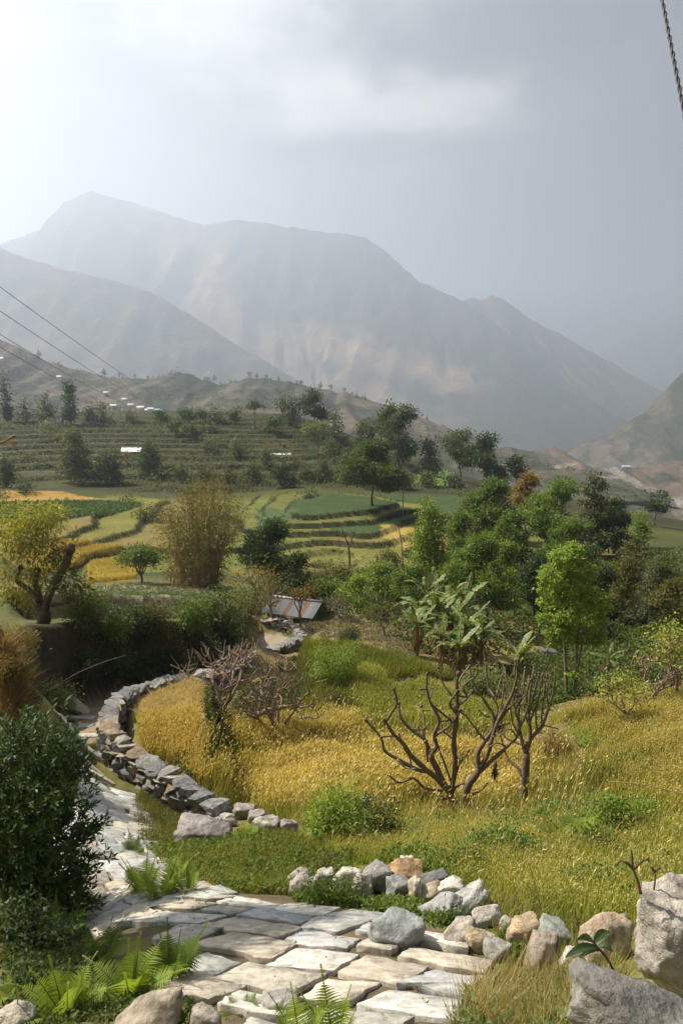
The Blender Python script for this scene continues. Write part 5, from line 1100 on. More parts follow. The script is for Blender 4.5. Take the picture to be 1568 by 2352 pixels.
traced_pollard('pollard_tree', 'leaning bare pollard rising right beside the wide low-limbed pollard', (1072, 1862), ([(785,1280),(790,1180),(815,1100),(865,1030),(882,1000)], 0.095, 0.085), [
 ([(880,1005),(872,900),(930,800),(968,740),(972,650),(905,540),(840,430),(820,340)], 0.07, 0.022, 0.5, [([(968,740),(1000,600),(945,480),(920,295)], 0.035, 0.02), ([(930,820),(900,790),(860,740),(800,660),(755,625)], 0.034, 0.018), ([(950,660),(915,650),(885,620)], 0.02, 0.015), ([(985,560),(1010,460),(1040,350)], 0.024, 0.016), ([(945,480),(975,520)], 0.02, 0.016)]),
 ([(880,1000),(930,920),(965,810),(1000,700),(1050,600),(1100,500),(1130,380),(1118,300)], 0.062, 0.022, -0.3, [([(1000,700),(1060,620),(1120,560),(1140,530)], 0.034, 0.026), ([(1010,690),(1030,560),(1045,440)], 0.026, 0.018), ([(1000,720),(1070,700)], 0.022, 0.016), ([(1100,500),(1060,420),(1050,350)], 0.02, 0.015)]),
 ([(875,1025),(980,930),(1060,855),(1125,790),(1150,720),(1200,600),(1215,480),(1240,350)], 0.055, 0.02, -0.6, [([(1150,720),(1120,620),(1165,500),(1180,350)], 0.028, 0.018), ([(1060,855),(1000,830),(960,850)], 0.024, 0.016), ([(1125,790),(1080,740),(1020,780)], 0.022, 0.016)]),
 ([(815,1170),(860,1155),(905,1130),(930,1095)], 0.032, 0.018, -0.5, []),
], 6)
C_tree = traced_pollard('pollard_tree', 'single-stemmed bare pollard crowned with dense upright shoots and a few leaves', (1201, 1842), ([(1170,1225),(1172,1130),(1185,1000),(1192,900)], 0.105, 0.085), [
 ([(1190,905),(1155,800),(1135,650),(1150,520),(1180,350)], 0.06, 0.022, 0.4, [([(1140,690),(1110,580),(1120,440),(1115,330)], 0.028, 0.018), ([(1150,560),(1210,460),(1240,330)], 0.026, 0.018), ([(1150,780),(1100,700),(1080,560)], 0.024, 0.016), ([(1145,600),(1185,520),(1205,400)], 0.022, 0.016)]),
 ([(1195,890),(1215,760),(1205,640),(1240,500),(1270,380)], 0.058, 0.02, -0.3, [([(1210,700),(1260,560),(1290,400)], 0.028, 0.018), ([(1205,640),(1190,520),(1215,420)], 0.024, 0.016), ([(1230,560),(1300,470),(1320,390)], 0.022, 0.016), ([(1212,740),(1180,640),(1170,560)], 0.022, 0.016)]),
 ([(1185,840),(1230,790),(1290,720),(1335,600),(1368,480),(1378,350)], 0.055, 0.02, -0.5, [([(1290,720),(1290,600),(1310,460),(1300,390)], 0.028, 0.018), ([(1300,715),(1390,735)], 0.02, 0.014), ([(1335,600),(1320,500),(1345,400)], 0.022, 0.016), ([(1260,760),(1250,640),(1270,540)], 0.024, 0.016)]),
 ([(1165,1050),(1130,990),(1085,950),(1050,890),(1020,780)], 0.05, 0.022, 0.5, [([(1050,890),(1000,850)], 0.022, 0.016), ([(1150,1010),(1165,940)], 0.018, 0.014)]),
 ([(1185,850),(1130,830),(1060,800),(1030,760)], 0.034, 0.02, 0.3, []),
], 8)
def sprigs(root, pts_uv, pal, n, spread, leaf=0.08):
    b = np.array(root.location); mb = MB(); cA, cB = PAL[pal]
    C = np.array([pt(*zpx(*pts_uv[k]), b[1]-0.1) for k in rng.integers(len(pts_uv), size=n)])-b+rng.normal(size=(n, 3))*spread; t = rng.random((n, 1))
    leaf_quads(mb, C, rand_dirs(n)+np.array((0, 0, .2)), rand_dirs(n)+np.array((0, 0, .6)), leaf*(.6+.8*rng.random(n)), leaf*.5, np.array(cA)*(1-t)+np.array(cB)*t); mb.build('foliage', M_LEAF, root)
sprigs(C_tree, [(1250,520),(1300,600),(1230,430),(1330,500),(1200,560),(1280,680),(1180,480),(1360,560)], 'bright', 240, 0.13)
# bunch of dry leaves caught in the leaning pollard
bd = pt(*zpx(985, 985), hit(1072, 1862)[1]-0.5); mbd = MB(); n = 60; leaf_quads(mbd, rng.normal(size=(n, 3))*np.array((0.03, 0.03, 0.10))-np.array((0, 0, 0.12)), rand_dirs(n)+np.array((0, 0, -1.2)), rand_dirs(n), 0.12, 0.04, np.array((0.12, 0.075, 0.045))*(0.6+0.8*rng.random((n, 1))))
tube(mbd, [(0, 0, .12), (0, 0, -.35)], [.05, .03], 5, (0.10, 0.065, 0.04)); od = mbd.build('dead_leaf_bunch', M_LEAF); od.location = bd; tag(od, 'brown bunch of dead leaves hanging from the leaning pollard', 'dead leaves')
LT = (0.27, 0.20, 0.15)
pollard('pollard_tree', 'pale-barked pollard with two stems beside the stubble bench', 515, 1640, 1440, 210, limbs=6, maxd=3, col=LT, Y=22.5, trunk=0.12, up=0.18, spread=.75)
pollard('pollard_tree', 'low crooked pollard sprawling over the dark earth bank', 640, 1660, 1480, 220, limbs=7, maxd=3, col=(0.24, 0.175, 0.13), Y=22, trunk=0.10, up=0.15, spread=.75)
pollard('pollard_tree', 'slim pollard with few leaves at the left corner of the hut', 622, 1440, 1325, 60, limbs=4, maxd=2, col=LT, pal='olive', leafn=420, Y=47.5, trunk=0.35, leaf=0.2)
pollard('pollard_tree', 'taller leafy pollard behind the slim pollard at the hut corner', 590, 1420, 1300, 50, limbs=4, maxd=2, col=LT, pal='rust', leafn=500, Y=50, trunk=0.4, leaf=0.2)
pollard('pollard_tree', 'dark-stemmed pollard standing before the rust-striped roof', 688, 1445, 1355, 50, limbs=4, maxd=2, col=(0.14, 0.10, 0.08), pal='rust', leafn=300, Y=47, trunk=0.4, leaf=0.2)
pollard('pollard_tree', 'vase-shaped grey pollard at the gable end of the hut', 777, 1440, 1350, 90, limbs=6, maxd=2, col=(0.30, 0.26, 0.22), pal='olive', leafn=260, Y=47, trunk=0.12, leaf=0.18)
pollard('pollard_tree', 'reddish pollard at the edge of the banana grove', 880, 1475, 1385, 70, limbs=5, maxd=2, col=(0.24, 0.16, 0.11), pal='olive', leafn=320, Y=41, trunk=0.2, leaf=0.18)
pollard('pollard_tree', 'stubby light-green pollard leaning left on the meadow rim', 1455, 1640, 1545, 110, limbs=5, maxd=2, col=(0.28, 0.21, 0.14), pal='lime', leafn=750, lean=(-0.7, 0), trunk=0.25, Y=21.5, leaf=0.12)
pollard('pollard_tree', 'bare grey pollard behind the stubby light-green pollard', 1490, 1620, 1490, 110, limbs=5, maxd=3, col=LT, lean=(0.15, 0), Y=24.5, trunk=0.15)
pollard('pollard_tree', 'yellow-green leafy pollard at the top of the meadow rim', 1548, 1590, 1440, 120, limbs=5, maxd=3, col=(0.25, 0.18, 0.12), pal='lime', leafn=1100, Y=24, trunk=0.2, leaf=0.14)
pollard('pollard_tree', 'leafy pollard with grey-green tufts beside the small golden terrace', 325, 1345, 1245, 105, limbs=6, maxd=2, col=(0.11, 0.085, 0.065), pal='mid', leafn=2200, Y=63, trunk=0.2, leaf=0.26)
# fallen limb under the low pollard
fl = MB(); a_ = pt(585, 1645, 21.3); b_ = pt(665, 1622, 21.6); tube(fl, smooth_line([a_-a_, (b_-a_)*0.5+np.array((0, 0, .08)), b_-a_], 4), np.linspace(0.10, 0.05, 9), 7, np.array(LT)*0.9, wob=0.1); o = fl.build('fallen_branch', M_BARK, None, True); o.location = a_; tag(o, 'smooth bare branch lying across the bank under the low pollard', 'branch')

# forked dead tree with yellow foliage on the left
def forked_tree():
    Y = 25.5; b = at(98, Y); root = empty('forked_tree', b); tag(root, 'forked dark-trunked tree with feathery yellow-green foliage on the lane bank', 'tree'); P = lambda *q: [pt(u, v, Y+d)-b for u, v, d in q]
    col = (0.12, 0.085, 0.06); mb = MB(); tube(mb, smooth_line(P((96,1500,0),(100,1440,0),(104,1405,0)), 4), np.linspace(.30, .24, 9), 9, col, wob=.12); mb.build('trunk', M_BARK, root, True)
    for q, r0, r1 in [(P((98,1430,0),(112,1370,0),(132,1330,-.2),(150,1300,-.3),(158,1275,-.3)), .17, .15), (P((96,1430,0),(90,1370,.2),(82,1340,.2),(85,1318,.2)), .15, .09), (P((90,1380,0),(62,1350,.3),(40,1335,.3),(45,1310,.3)), .11, .07), (P((122,1390,0),(150,1385,-.2),(162,1378,-.2)), .09, .06), (P((152,1310,-.3),(185,1300,-.4),(200,1290,-.4)), .05, .03)]:
        mb = MB(); Q = smooth_line(q, 4); tube(mb, Q, np.linspace(r0, r1, len(Q)), 7, col, wob=.16); twig_knob(mb, Q[-1], Q[-1]-Q[-2], r1, col); mb.build('limb', M_BARK, root, True)
    for (lo, n, p) in [([(20,1200,.8,75,60),(60,1240,.3,60,45),(100,1190,.5,60,40)], 3800, 'yellow'), ([(20,1310,.3,60,55),(95,1315,.4,45,35),(50,1350,.5,55,35)], 1800, 'yellow'), ([(165,1340,-.5,40,40),(120,1270,0,40,26)], 1500, 'olive')]:
        mb = MB(); t = Y*cp_-b[2]*sp_; L = [(*(pt(u, v, Y+d)-b), ru/F*t, .9, rv/F*t) for u, v, d, ru, rv in lo]; crown(mb, L, n, 0.17, 0.22, *PAL[p], per=10, shell=0.1, aspect=0.3, droop=0.5); mb.build('foliage', M_LEAF, root)
forked_tree()

# ------------------------------------------------------------------ leafy trees of the valley
TREES = [
 # name, label, u, Y, vtop, w, style, pal, kwargs
 ('broadleaf_tree','dense round dark-crowned tree right behind the banana grove',1112,46,1228,160,'round','mid',dict(cbase=.18)),
 ('broadleaf_tree','upright bright green tree on the valley floor beside a thin pole',985,58,1153,100,'column','bright',dict(cbase=.2)),
 ('broadleaf_tree','bright low-branched tree next to the vase-shaped grey pollard',820,50,1325,80,'round','bright',dict(cbase=.08)),
 ('broadleaf_tree','bushy light green tree behind the reddish pollard',880,53,1292,90,'round','bright',dict(cbase=.08)),
 ('broadleaf_tree','rounded mid-green tree at the foot of the upright bright tree',950,50,1300,110,'round','mid',dict(cbase=.08)),
 ('broadleaf_tree','broad mid-green tree between the upright bright tree and the rust-leaved tree',1125,80,1094,130,'round','mid',dict(cbase=.15)),
 ('broadleaf_tree','tall dark green tree in front of the rust-leaved tree',1262,74,1102,150,'round','mid',dict(cbase=.15)),
 ('broadleaf_tree','rust-brown leaved tree amid the green valley trees',1208,92,1082,80,'round','rust',dict(cbase=.2,dens=.8)),
 ('broadleaf_tree','airy grey-green tree with a straight visible stem',1355,84,1082,120,'feather','dusty',dict(dens=1.5)),
 ('broadleaf_tree','dark crowned tree just beyond the airy grey-green tree',1410,100,1148,60,'round','dark',{}),
 ('broadleaf_tree','ivy-wrapped narrow tree with a bright green tuft on top',1464,88,1178,40,'column','bright',dict(cbase=.1)),
 ('broadleaf_tree','dark slender-stemmed tree standing before the grey scree',1502,125,1132,48,'umbrella','dark',dict(cbase=.45,dens=1.4)),
 ('broadleaf_tree','big spreading tree alone on the terraced fields',855,108,1010,165,'round','hill',dict(cbase=.2,dens=1.4)),
 ('broadleaf_tree','dense glossy tree shading the back of the rust-striped hut',625,60,1192,130,'round','dark',dict(cbase=.05)),
 ('broadleaf_tree','dark lower tree joined to the dense glossy tree behind the hut',690,58,1275,90,'round','dark',dict(cbase=.03)),
 ('broadleaf_tree','shaded tree between the two-trunked tree and the round dark one',1225,50,1270,90,'round','dark',dict(cbase=.05)),
 ('broadleaf_tree','dim tree behind the right side of the two-trunked tree',1365,46,1300,100,'round','dark',dict(cbase=.1)),
 ('broadleaf_tree','sparse olive tree on the brown slope at the valley side',1430,52,1270,100,'feather','olive',dict(dens=1.3)),
 ('broadleaf_tree','tall sparse grey-green tree over the brown slope',1500,44,1290,130,'feather','dusty',dict(dens=1.6)),
 ('broadleaf_tree','yellowish bushy tree above the bare grey pollard',1550,36,1330,120,'round','olive',dict(cbase=.15,dens=.7)),
 ('broadleaf_tree','small round tree half way down the brown slope',1395,40,1430,70,'round','dark',dict(cbase=.05)),
 ('broadleaf_tree','very dark upright oval tree in front of the hill house',344,150,1018,52,'column','dark',dict(cbase=.16)),
 ('broadleaf_tree','tall open-branched tree on the lower hillside terraces',175,142,985,95,'feather','dusty',dict(dens=1.6)),
 ('broadleaf_tree','shorter open-branched tree next to the tall one on the terraces',250,141,1035,95,'feather','dusty',dict(dens=1.7)),
 ('broadleaf_tree','rounded tree with a pale trunk crowning the hillside',722,214,898,70,'round','hill',dict(cbase=.2)),
 ('broadleaf_tree','grey-green flat-crowned tree below the rounded hill-top tree',722,196,972,56,'umbrella','pale',dict(cbase=.6,dens=1.5)),
 ('broadleaf_tree','umbrella-shaped tree beside the flat-crowned tree',635,200,955,50,'umbrella','hill',dict(cbase=.6,dens=1.4)),
 ('broadleaf_tree','very slender tree with a small tuft on the hill terraces',586,205,928,26,'umbrella','dark',dict(cbase=.8)),
 ('broadleaf_tree','huge double-crowned tree on the shoulder of the hill',915,192,930,95,'round','hill',dict(cbase=.06)),
 ('broadleaf_tree','tree top rising behind the huge double-crowned tree',890,205,922,50,'round','hill',dict(cbase=.1)),
 ('broadleaf_tree','light open tree beside the round dark tree past the hill shoulder',1055,178,978,75,'round','hill',dict(cbase=.22,dens=.7)),
 ('broadleaf_tree','round dark tree past the hill shoulder',1115,172,994,92,'round','dark',dict(cbase=.06)),
 ('broadleaf_tree','small dark tree next to the round dark tree past the hill shoulder',1185,168,1048,40,'round','dark',dict(cbase=.3)),
 ('broadleaf_tree','hazy open tree between the hill shoulder trees',985,190,1005,60,'feather','dusty',dict(dens=1.5)),
 ('broadleaf_tree','dark bamboo-like clump at the foot of the hill',655,136,1060,56,'round','dark',dict(cbase=.05)),
 ('broadleaf_tree','dim open tree beside the wheat strip under the hill',15,138,1050,60,'feather','dusty',dict(dens=1.6)),
 ('conifer','thin pointed conifer standing apart at the hill rim',18,222,858,20,'conifer','dark',dict(dens=1.2)),
 ('conifer','thin pointed conifer next to the thatched hut',163,222,862,24,'conifer','dark',dict(dens=1.2)),
]
for nm, lab, u, Y, vt, w, st, pal, kw in TREES: tree(nm, lab, u, Y, vt, w, st, pal, **kw)
for k, (u, Y, vt, w, st, pal) in enumerate([(1165,60,1240,90,'round','bright'),(1050,62,1265,90,'round','mid'),(1010,55,1310,90,'round','bright'),(1180,68,1170,100,'round','mid'),(1060,72,1170,90,'round','mid'),(1300,66,1190,110,'round','mid'),(1350,60,1250,100,'round','dark'),(1440,66,1240,90,'feather','olive'),(1520,60,1260,110,'feather','dusty'),(1420,82,1175,80,'round','dark'),(1160,95,1150,80,'round','dark'),(930,62,1330,80,'round','bright'),(1290,55,1310,90,'round','dark'),(760,56,1345,60,'round','mid'),(1100,88,1150,70,'round','olive')]):
    tree('broadleaf_tree', {'bright': 'light green tree crowded into the wooded belt of the valley floor', 'mid': 'mid-green tree crowded into the wooded belt of the valley floor', 'dark': 'dark green tree crowded into the wooded belt of the valley floor', 'olive': 'olive-leaved tree in the wooded belt of the valley floor', 'dusty': 'grey-green airy tree in the wooded belt of the valley floor'}[pal], u, Y, vt, w, st, pal, group=pal+' trees of the wooded valley belt', cbase=.08)
# rows of look-alike hill trees
for k, (u, Y, vt, w, st, pal) in enumerate([(370,218,948,34,'round','hill'),(432,219,944,36,'round','hill'),(465,219,950,34,'round','hill'),(497,218,934,30,'column','hill'),(540,216,962,30,'round','hill'),(405,200,985,40,'round','hill'),(440,196,1000,40,'round','hill')]):
    tree('hill_tree', 'mid-green tree in the row along the terraced hill rim', u, Y, vt, w, st, pal, group='trees along the hill rim')
for k, (u, Y, vt, w) in enumerate([(580,142,1058,60),(700,144,1065,60),(745,146,1060,60),(790,142,1080,60),(525,142,1075,60),(470,144,1068,60),(415,144,1070,60),(610,160,1030,50),(540,172,1010,50),(480,176,1008,50),(680,150,1095,50),(830,138,1100,50),(930,140,1095,60),(980,150,1100,60),(1040,150,1110,60),(760,182,1010,50)]):
    tree('hill_tree', 'dusty open-crowned tree in the thicket at the foot of the terraced hill', u, Y, vt, w, 'feather', 'dusty', group='open trees at the hill foot', dens=1.5)
for k, (u, Y, vt, w) in enumerate([(650,214,900,26),(672,214,905,24),(770,204,945,40),(830,200,960,44),(850,198,955,30),(108,222,905,50),(210,222,925,40),(240,222,930,40),(60,222,920,34),(300,222,935,34)]):
    tree('hill_tree', 'hazy sparse tree on the crest of the terraced hill', u, Y, vt, w, 'feather', 'dusty', group='sparse trees on the hill crest', dens=1.3)
# tiny trees on the far ridge crest
def far_tree_mesh(seed, style):
    mb = MB(); h = 9.0
    if style == 'c': L = [(0, 0, h*f, 2.4*(1.05-f), 2.4*(1.05-f), .8) for f in np.linspace(.15, .95, 7)]
    else: L = [(0, 0, h*.62, 2.6, 2.6, 2.6), (1.2, 0, h*.5, 1.6, 1.6, 1.6), (-1, .5, h*.75, 1.6, 1.6, 1.5)]
    crown(mb, L, 220, 1.1, .5, *PAL['dark'], per=6); o = mb.build('crown', M_LEAF); me = o.data; bpy.data.objects.remove(o)
    mt = MB(); tube(mt, [(0, 0, -.6), (0, 0, h*.6)], [.3, .15], 5, (.1, .08, .06)); o = mt.build('trunk', M_BARK); mt_ = o.data; bpy.data.objects.remove(o); return me, mt_
FT = [far_tree_mesh(k, s) for k, s in enumerate('ccrrr')]
crest = NEARV[20]
def ridge_z(x, y):
    d = (NEARV[..., 0]-x)**2+(NEARV[..., 1]-y)**2; i = np.unravel_index(np.argmin(d), d.shape); return NEARV[i]
rr_ = np.random.default_rng(91)
us = [235,265,290,310,345,470,480,492,575,590,612,622,640,682,690,715,735,760,790,808,818,830,838,905,930,940,965,978,85,60,130,395]
U_, V_ = px_of(NEARV[20:30]); 
for u in us:
    i = int(np.argmin(np.abs(U_[rr_.integers(0, 3)]-u))); p = NEARV[20+rr_.integers(0, 4), i]; root = empty('ridge_tree', p); s = rr_.uniform(.5, 1.1); root.scale = (s, s, s*rr_.uniform(.9, 1.3)); root.rotation_euler = (0, 0, rr_.random()*6); tag(root, 'tiny hazy tree on the crest of the far brown ridge', 'tree', 'trees on the far ridge crest')
    a, b = FT[rr_.integers(5)]; link('crown', a, root); link('trunk', b, root)
# scrub on the ridge flank (a mass nobody could count)
idx = rr_.integers(0, NEARV[21:].shape[0], 3000), rr_.integers(0, NEARV.shape[1], 3000); Q = NEARV[21:][idx]; keep = fbm(Q[:, 0]/70, Q[:, 1]/70, 480, 4)+0.25*(Q[:, 0] < -150) > 0.12; Q = Q[keep]
mb = MB(); per = 12; ii = np.repeat(np.arange(len(Q)), per); m = len(ii); C = Q[ii]+rng.normal(size=(m, 3))*np.array((2.2, 2.2, 1.6))+np.array((0, 0, 1.6)); t = rng.random((m, 1)); leaf_quads(mb, C, rand_dirs(m), unit(rand_dirs(m)+np.array((0, 0, 1))), 2.2, 1.6, np.array(PAL['dark'][0])*(1-t)+np.array(PAL['dusty'][1])*t); o = mb.build('ridge_scrub', M_LEAF); tag(o, 'dark scrub and woods patching the far brown ridge', 'scrub', kind='stuff')

# ------------------------------------------------------------------ bamboo clump
def bamboo():
    Y = 62; b = at(450, Y); root = empty('bamboo_clump', b); tag(root, 'tall golden-green bamboo-like thicket beside the dense glossy tree', 'bamboo'); t = Y*cp_-b[2]*sp_; mc = MB(); n = 46; tips = []
    lm = MB()
    for k in range(n):
        u = rng.uniform(355, 560); a = rng.uniform(-.5, .5); v = np.interp(u, [350, 400, 440, 500, 520, 560], [1190, 1150, 1110, 1078, 1110, 1160])+abs(rng.normal())*55; x = (u-450)/F*t; h = ztop(v, Y)-b[2]
        base = np.array((x*0.45+rng.normal()*.5, rng.normal()*1.5, -0.3)); top = np.array((x, rng.normal()*1.8, h)); mid = (base+top)/2+np.array((-(x)*0.12, 0, h*0.06)); q = smooth_line([base, mid, top], 6)
        st = MB(); tube(st, q, np.linspace(.05, .015, len(q)), 5, (0.20, 0.15, 0.08)); st.build('stem', M_BARK, root, True)
        s = q[1:]; m = 330; i = rng.integers(0, len(s), m); C = s[i]+rng.normal(size=(m, 3))*np.array((.5, .5, .55)); tt = rng.random((m, 1)); g = rng.random(); cA, cB = PAL['olive' if g < .35 else 'yellow' if g < .5 else 'rust']
        leaf_quads(lm, C, unit(rand_dirs(m)*.7+np.array((0, 0, -.6))), rand_dirs(m), .30*(.6+.7*rng.random(m)), .085, np.array(cA)*(1-tt)+np.array(cB)*tt)
    o = lm.build('foliage', M_LEAF, root)
bamboo()
st = MB(); a_ = at(560, 66); P = [pt(u, v, 66)-a_ for u, v in [(560,1300),(590,1220),(612,1160),(628,1130),(640,1112)]]; tube(st, smooth_line(P, 4), np.linspace(.06, .02, 17), 5, (0.30, 0.24, 0.13)); o = st.build('bamboo_cane', M_BARK, None, True); o.location = a_; tag(o, 'single straw-coloured cane arching out next to the golden-green thicket', 'bamboo')

# ------------------------------------------------------------------ bananas
def banana_leaf(seed, L, W, arch, torn=0.3):
    r2 = np.random.default_rng(seed); n = 14; s = np.linspace(0, 1, n); P = np.column_stack([L*(s*(.55+.35*arch)), 0*s, L*(.85*s*(1-.35*arch)-arch*.85*s**2.2)]); mb = MB(); T = unit(np.gradient(P, axis=0)); up = unit(np.cross(T, (0, 1, 0))); up = np.where(up[:, 2:] < 0, -up, up)
    tube(mb, P, np.linspace(.022, .006, n), 4, (0.26, 0.30, 0.10), cap=False)
    for sg in (-1, 1):
        for i in range(1, n-1):
            w0 = W*math.sin(math.pi*min(1, s[i]*1.02))**.55; w1 = W*math.sin(math.pi*min(1, s[i+1]))**.55; dr = -r2.uniform(.05, .55)*torn*2; g = r2.uniform(.0, .12) if r2.random() < torn else 0
            a = P[i]; b = P[i+1]-(P[i+1]-P[i])*g; e = np.array((0, sg, 0)); V = [a, b, b+e*w1*.5+up[i]*.1*w1+np.array((0, 0, dr*w1*.5)), a+e*w0*.5+up[i]*.1*w0+np.array((0, 0, dr*w0*.5))]
            c = np.array((0.125, 0.18, 0.04))*(.6+.8*r2.random()); c = c if r2.random() > .1 else np.array((0.26, 0.20, 0.09)); mb.add(V, None, [(0, 1, 2, 3)], c)
    o = mb.build('leaf', M_LEAF_GLOSS); me = o.data; bpy.data.objects.remove(o); return me
BLV = [banana_leaf(600+k, 1.4, .27, a, .5) for k, a in enumerate((.15, .35, .6, .9, .25, .75))]
def banana(label, u, Y, h, n=8, s=1.0, group=None):
    b = at(u, Y); root = empty('banana_plant', b); tag(root, label, 'banana plant', group); mb = MB(); tube(mb, smooth_line([(0, 0, -.2), (.05, 0, h*.5), (0, .05, h)], 4), np.linspace(.13, .06, 9), 8, (0.15, 0.13, 0.06), wob=.08); mb.build('stem', M_BARK, root, True)
    for k in range(n):
        o = link('leaf', BLV[rng.integers(6)], root); q = s*rng.uniform(.7, 1.25); o.scale = (q, q, q); o.rotation_euler = (rng.normal()*.15, rng.normal()*.22, k*2.4+rng.normal()*.3); o.location = (0, 0, h*(.8+.2*k/n))
    d = MB(); m = 26; leaf_quads(d, np.column_stack([rng.normal(size=(m, 2))*.12, h*(.35+.5*rng.random(m))]), rand_dirs(m)+np.array((0, 0, -1.6)), rand_dirs(m), .7, .12, np.array((0.22, 0.15, 0.075))*(.6+.7*rng.random((m, 1)))); d.build('dry_leaves', M_LEAF, root)
for k, (u, Y, h, s) in enumerate([(965,38,2.6,1.2),(1000,36.5,2.8,1.25),(1035,36,2.6,1.2),(1065,35,2.2,1.1),(1010,34,1.9,1.0),(1050,33,1.7,1.0),(980,41,3.0,1.2),(1085,37,2.6,1.1),(955,35.5,2.0,1.0),(1100,34.5,1.9,1.0),(1025,39,3.1,1.25),(1060,39.5,3.0,1.2)]):
    banana('banana plant with torn leaves crowded in the grove below the round dark tree', u, Y, h, 14, s*1.15, 'banana plants of the grove')
banana('banana plant standing apart between the grove and the two-trunked tree', 1185, 32, 1.7, 8, 1.1)
banana('small banana plant in the shade next to the two-trunked tree', 1395, 33, 0.9, 6, .8)

# ------------------------------------------------------------------ buildings
def mat_tin():
    m, nt, out = new_mat('tin_sheet'); N = nt.nodes; L = nt.links; pb = N.new('ShaderNodeBsdfPrincipled'); at_ = N.new('ShaderNodeAttribute'); at_.attribute_name = 'Col'
    tc = N.new('ShaderNodeTexCoord'); mp = N.new('ShaderNodeMapping'); mp.inputs['Scale'].default_value = (5.0, 0.5, 0.5); L.new(tc.outputs['Object'], mp.inputs[0]); n = N.new('ShaderNodeTexNoise'); n.inputs['Scale'].default_value = 1.6; n.inputs['Detail'].default_value = 6; L.new(mp.outputs[0], n.inputs['Vector'])
    mr = N.new('ShaderNodeMapRange'); mr.inputs['From Min'].default_value = .60; mr.inputs['From Max'].default_value = .70; L.new(n.outputs['Fac'], mr.inputs['Value']); mx = N.new('ShaderNodeMix'); mx.data_type = 'RGBA'; mx.inputs[7].default_value = (.33, .165, .07, 1); L.new(mr.outputs[0], mx.inputs['Factor']); L.new(at_.outputs['Color'], mx.inputs[6])
    L.new(mx.outputs[2], pb.inputs['Base Color']); pb.inputs['Roughness'].default_value = .55; pb.inputs['Metallic'].default_value = .15; L.new(pb.outputs[0], out.inputs['Surface']); return m
M_TIN = mat_tin(); M_WALLS = mat_rough('rubble_masonry', 2.2, .5, 1.0, .95, .1, dist=.08, bscale=3.5, obj_coords=True); M_DARK = mat_plain('dark_opening', (0.02, 0.018, 0.015), .9)
def corr_sheet(w, l, col, parent, amp=.018, waves=8):
    n = waves*4+1; x = np.linspace(0, w, n); z = amp*np.sin(np.linspace(0, waves*2*math.pi, n)); V = np.concatenate([np.column_stack([x, 0*x, z]), np.column_stack([x, 0*x+l, z])]); f = [(i, i+1, n+i+1, n+i) for i in range(n-1)]; cc = np.broadcast_to(np.asarray(col, float), (len(V), 3)); return mk('roof_sheet', V, [f], M_TIN, parent, cc, True)
def hut(name, label, loc, rz, W, D, Hh, rise, wallc, sheets, over=.35, tint=(.34, .355, .37), openings=(), group=None):
    """gabled house; ridge along local X; W along X, D along Y"""
    root = empty(name, loc, rz); tag(root, label, 'house', group); mb = MB(); t = .35
    for x0, x1, y0, y1 in ((0, W, 0, t), (0, W, D-t, D)): V, f = boxgeo(x0, x1, y0, y1, -1.0, Hh); mb.add(V, None, f, wallc)
    for x0, x1 in ((0.002, t), (W-t, W-.002)):
        P = [(t, -1.0), (D-t, -1.0), (D-t, Hh), (D/2, Hh+rise*(1-2*t/D)), (t, Hh)]; V = [(x0, y, z) for y, z in P]+[(x1, y, z) for y, z in P]; mb.add(V, [(0, 1, 2), (0, 2, 4), (2, 3, 4), (5, 7, 6), (5, 9, 7), (7, 9, 8)], [(i, (i+1) % 5+5-5, (i+1) % 5+5, i+5) for i in range(5)], wallc)
    mb.build('wall', M_WALLS, root)
    rl = math.hypot(D/2+over, rise*(D/2+over)/(D/2)); ang = math.atan2(rise, D/2); roof = empty('roof', (0, 0, 0)); roof.parent = root; rg = MB(); V, f = boxgeo(-over, W+over, D/2-.14, D/2+.14, Hh+rise+.06, Hh+rise+.10); rg.add(V, None, f, np.array(tint)*.9); rg.build('ridge_cap', M_TIN, roof)
    for i in range(sheets):
        w = (W+2*over)/sheets
        for sd in (0, 1):
            o = corr_sheet(w*1.06, rl, np.array(tint)*rs.uniform(.85, 1.12)*(np.array((.95, .58, .36)) if sheets > 6 and i % 3 == 1 else np.array((1, 1, 1))), roof)
            if sd == 0: o.location = (-over+i*w, -over, Hh-rise*over/(D/2)+.03+.006*(i % 2)); o.rotation_euler = (ang, 0, 0)
            else: o.location = (-over+(i+1)*w, D+over, Hh-rise*over/(D/2)+.03+.006*(i % 2)); o.rotation_euler = (ang, 0, math.pi)
    for nm, x, z, w, h in openings:
        V, f = boxgeo(x, x+w, -.01, .06, z, z+h); d = MB(); d.add(V, None, f); o = d.build(nm, M_DARK, root)
    return root
hp = at(668, 52); hz = H1(hp[0], hp[1])
_l = pt(607, 1408, 50.5); _r = pt(700, 1412, 49.5)
hut('hut', 'stone hut under a rust-striped corrugated tin roof by the lane', (_l[0]+.15, 51.2, ztop(1402, 51.2)-1.55), -.36, 3.6, 3.4, 1.55, 0.60, (0.15, 0.125, 0.095), 10, openings=(('doorway', 2.2, -.3, .7, 1.5),))
def small_house(label, u, Y, v_eave, wpx, rz=0.0, wallc=(0.36, 0.22, 0.13), tint=(.72, .73, .74), group=None, asp=.8, hw=2.2, rise=.8, name='house', sheets=4):
    g = at(u, Y); t = Y*cp_-g[2]*sp_; W = wpx/F*t; z = ztop(v_eave, Y)
    return hut(name, label, (g[0]-W/2, Y, z-hw), rz, W, W*asp, hw, rise, wallc, sheets, tint=tint, openings=(('doorway', W*.42, .1, W*.12, hw*.7), ('window', W*.15, hw*.4, W*.12, hw*.3), ('window', W*.72, hw*.4, W*.12, hw*.3)), group=group)
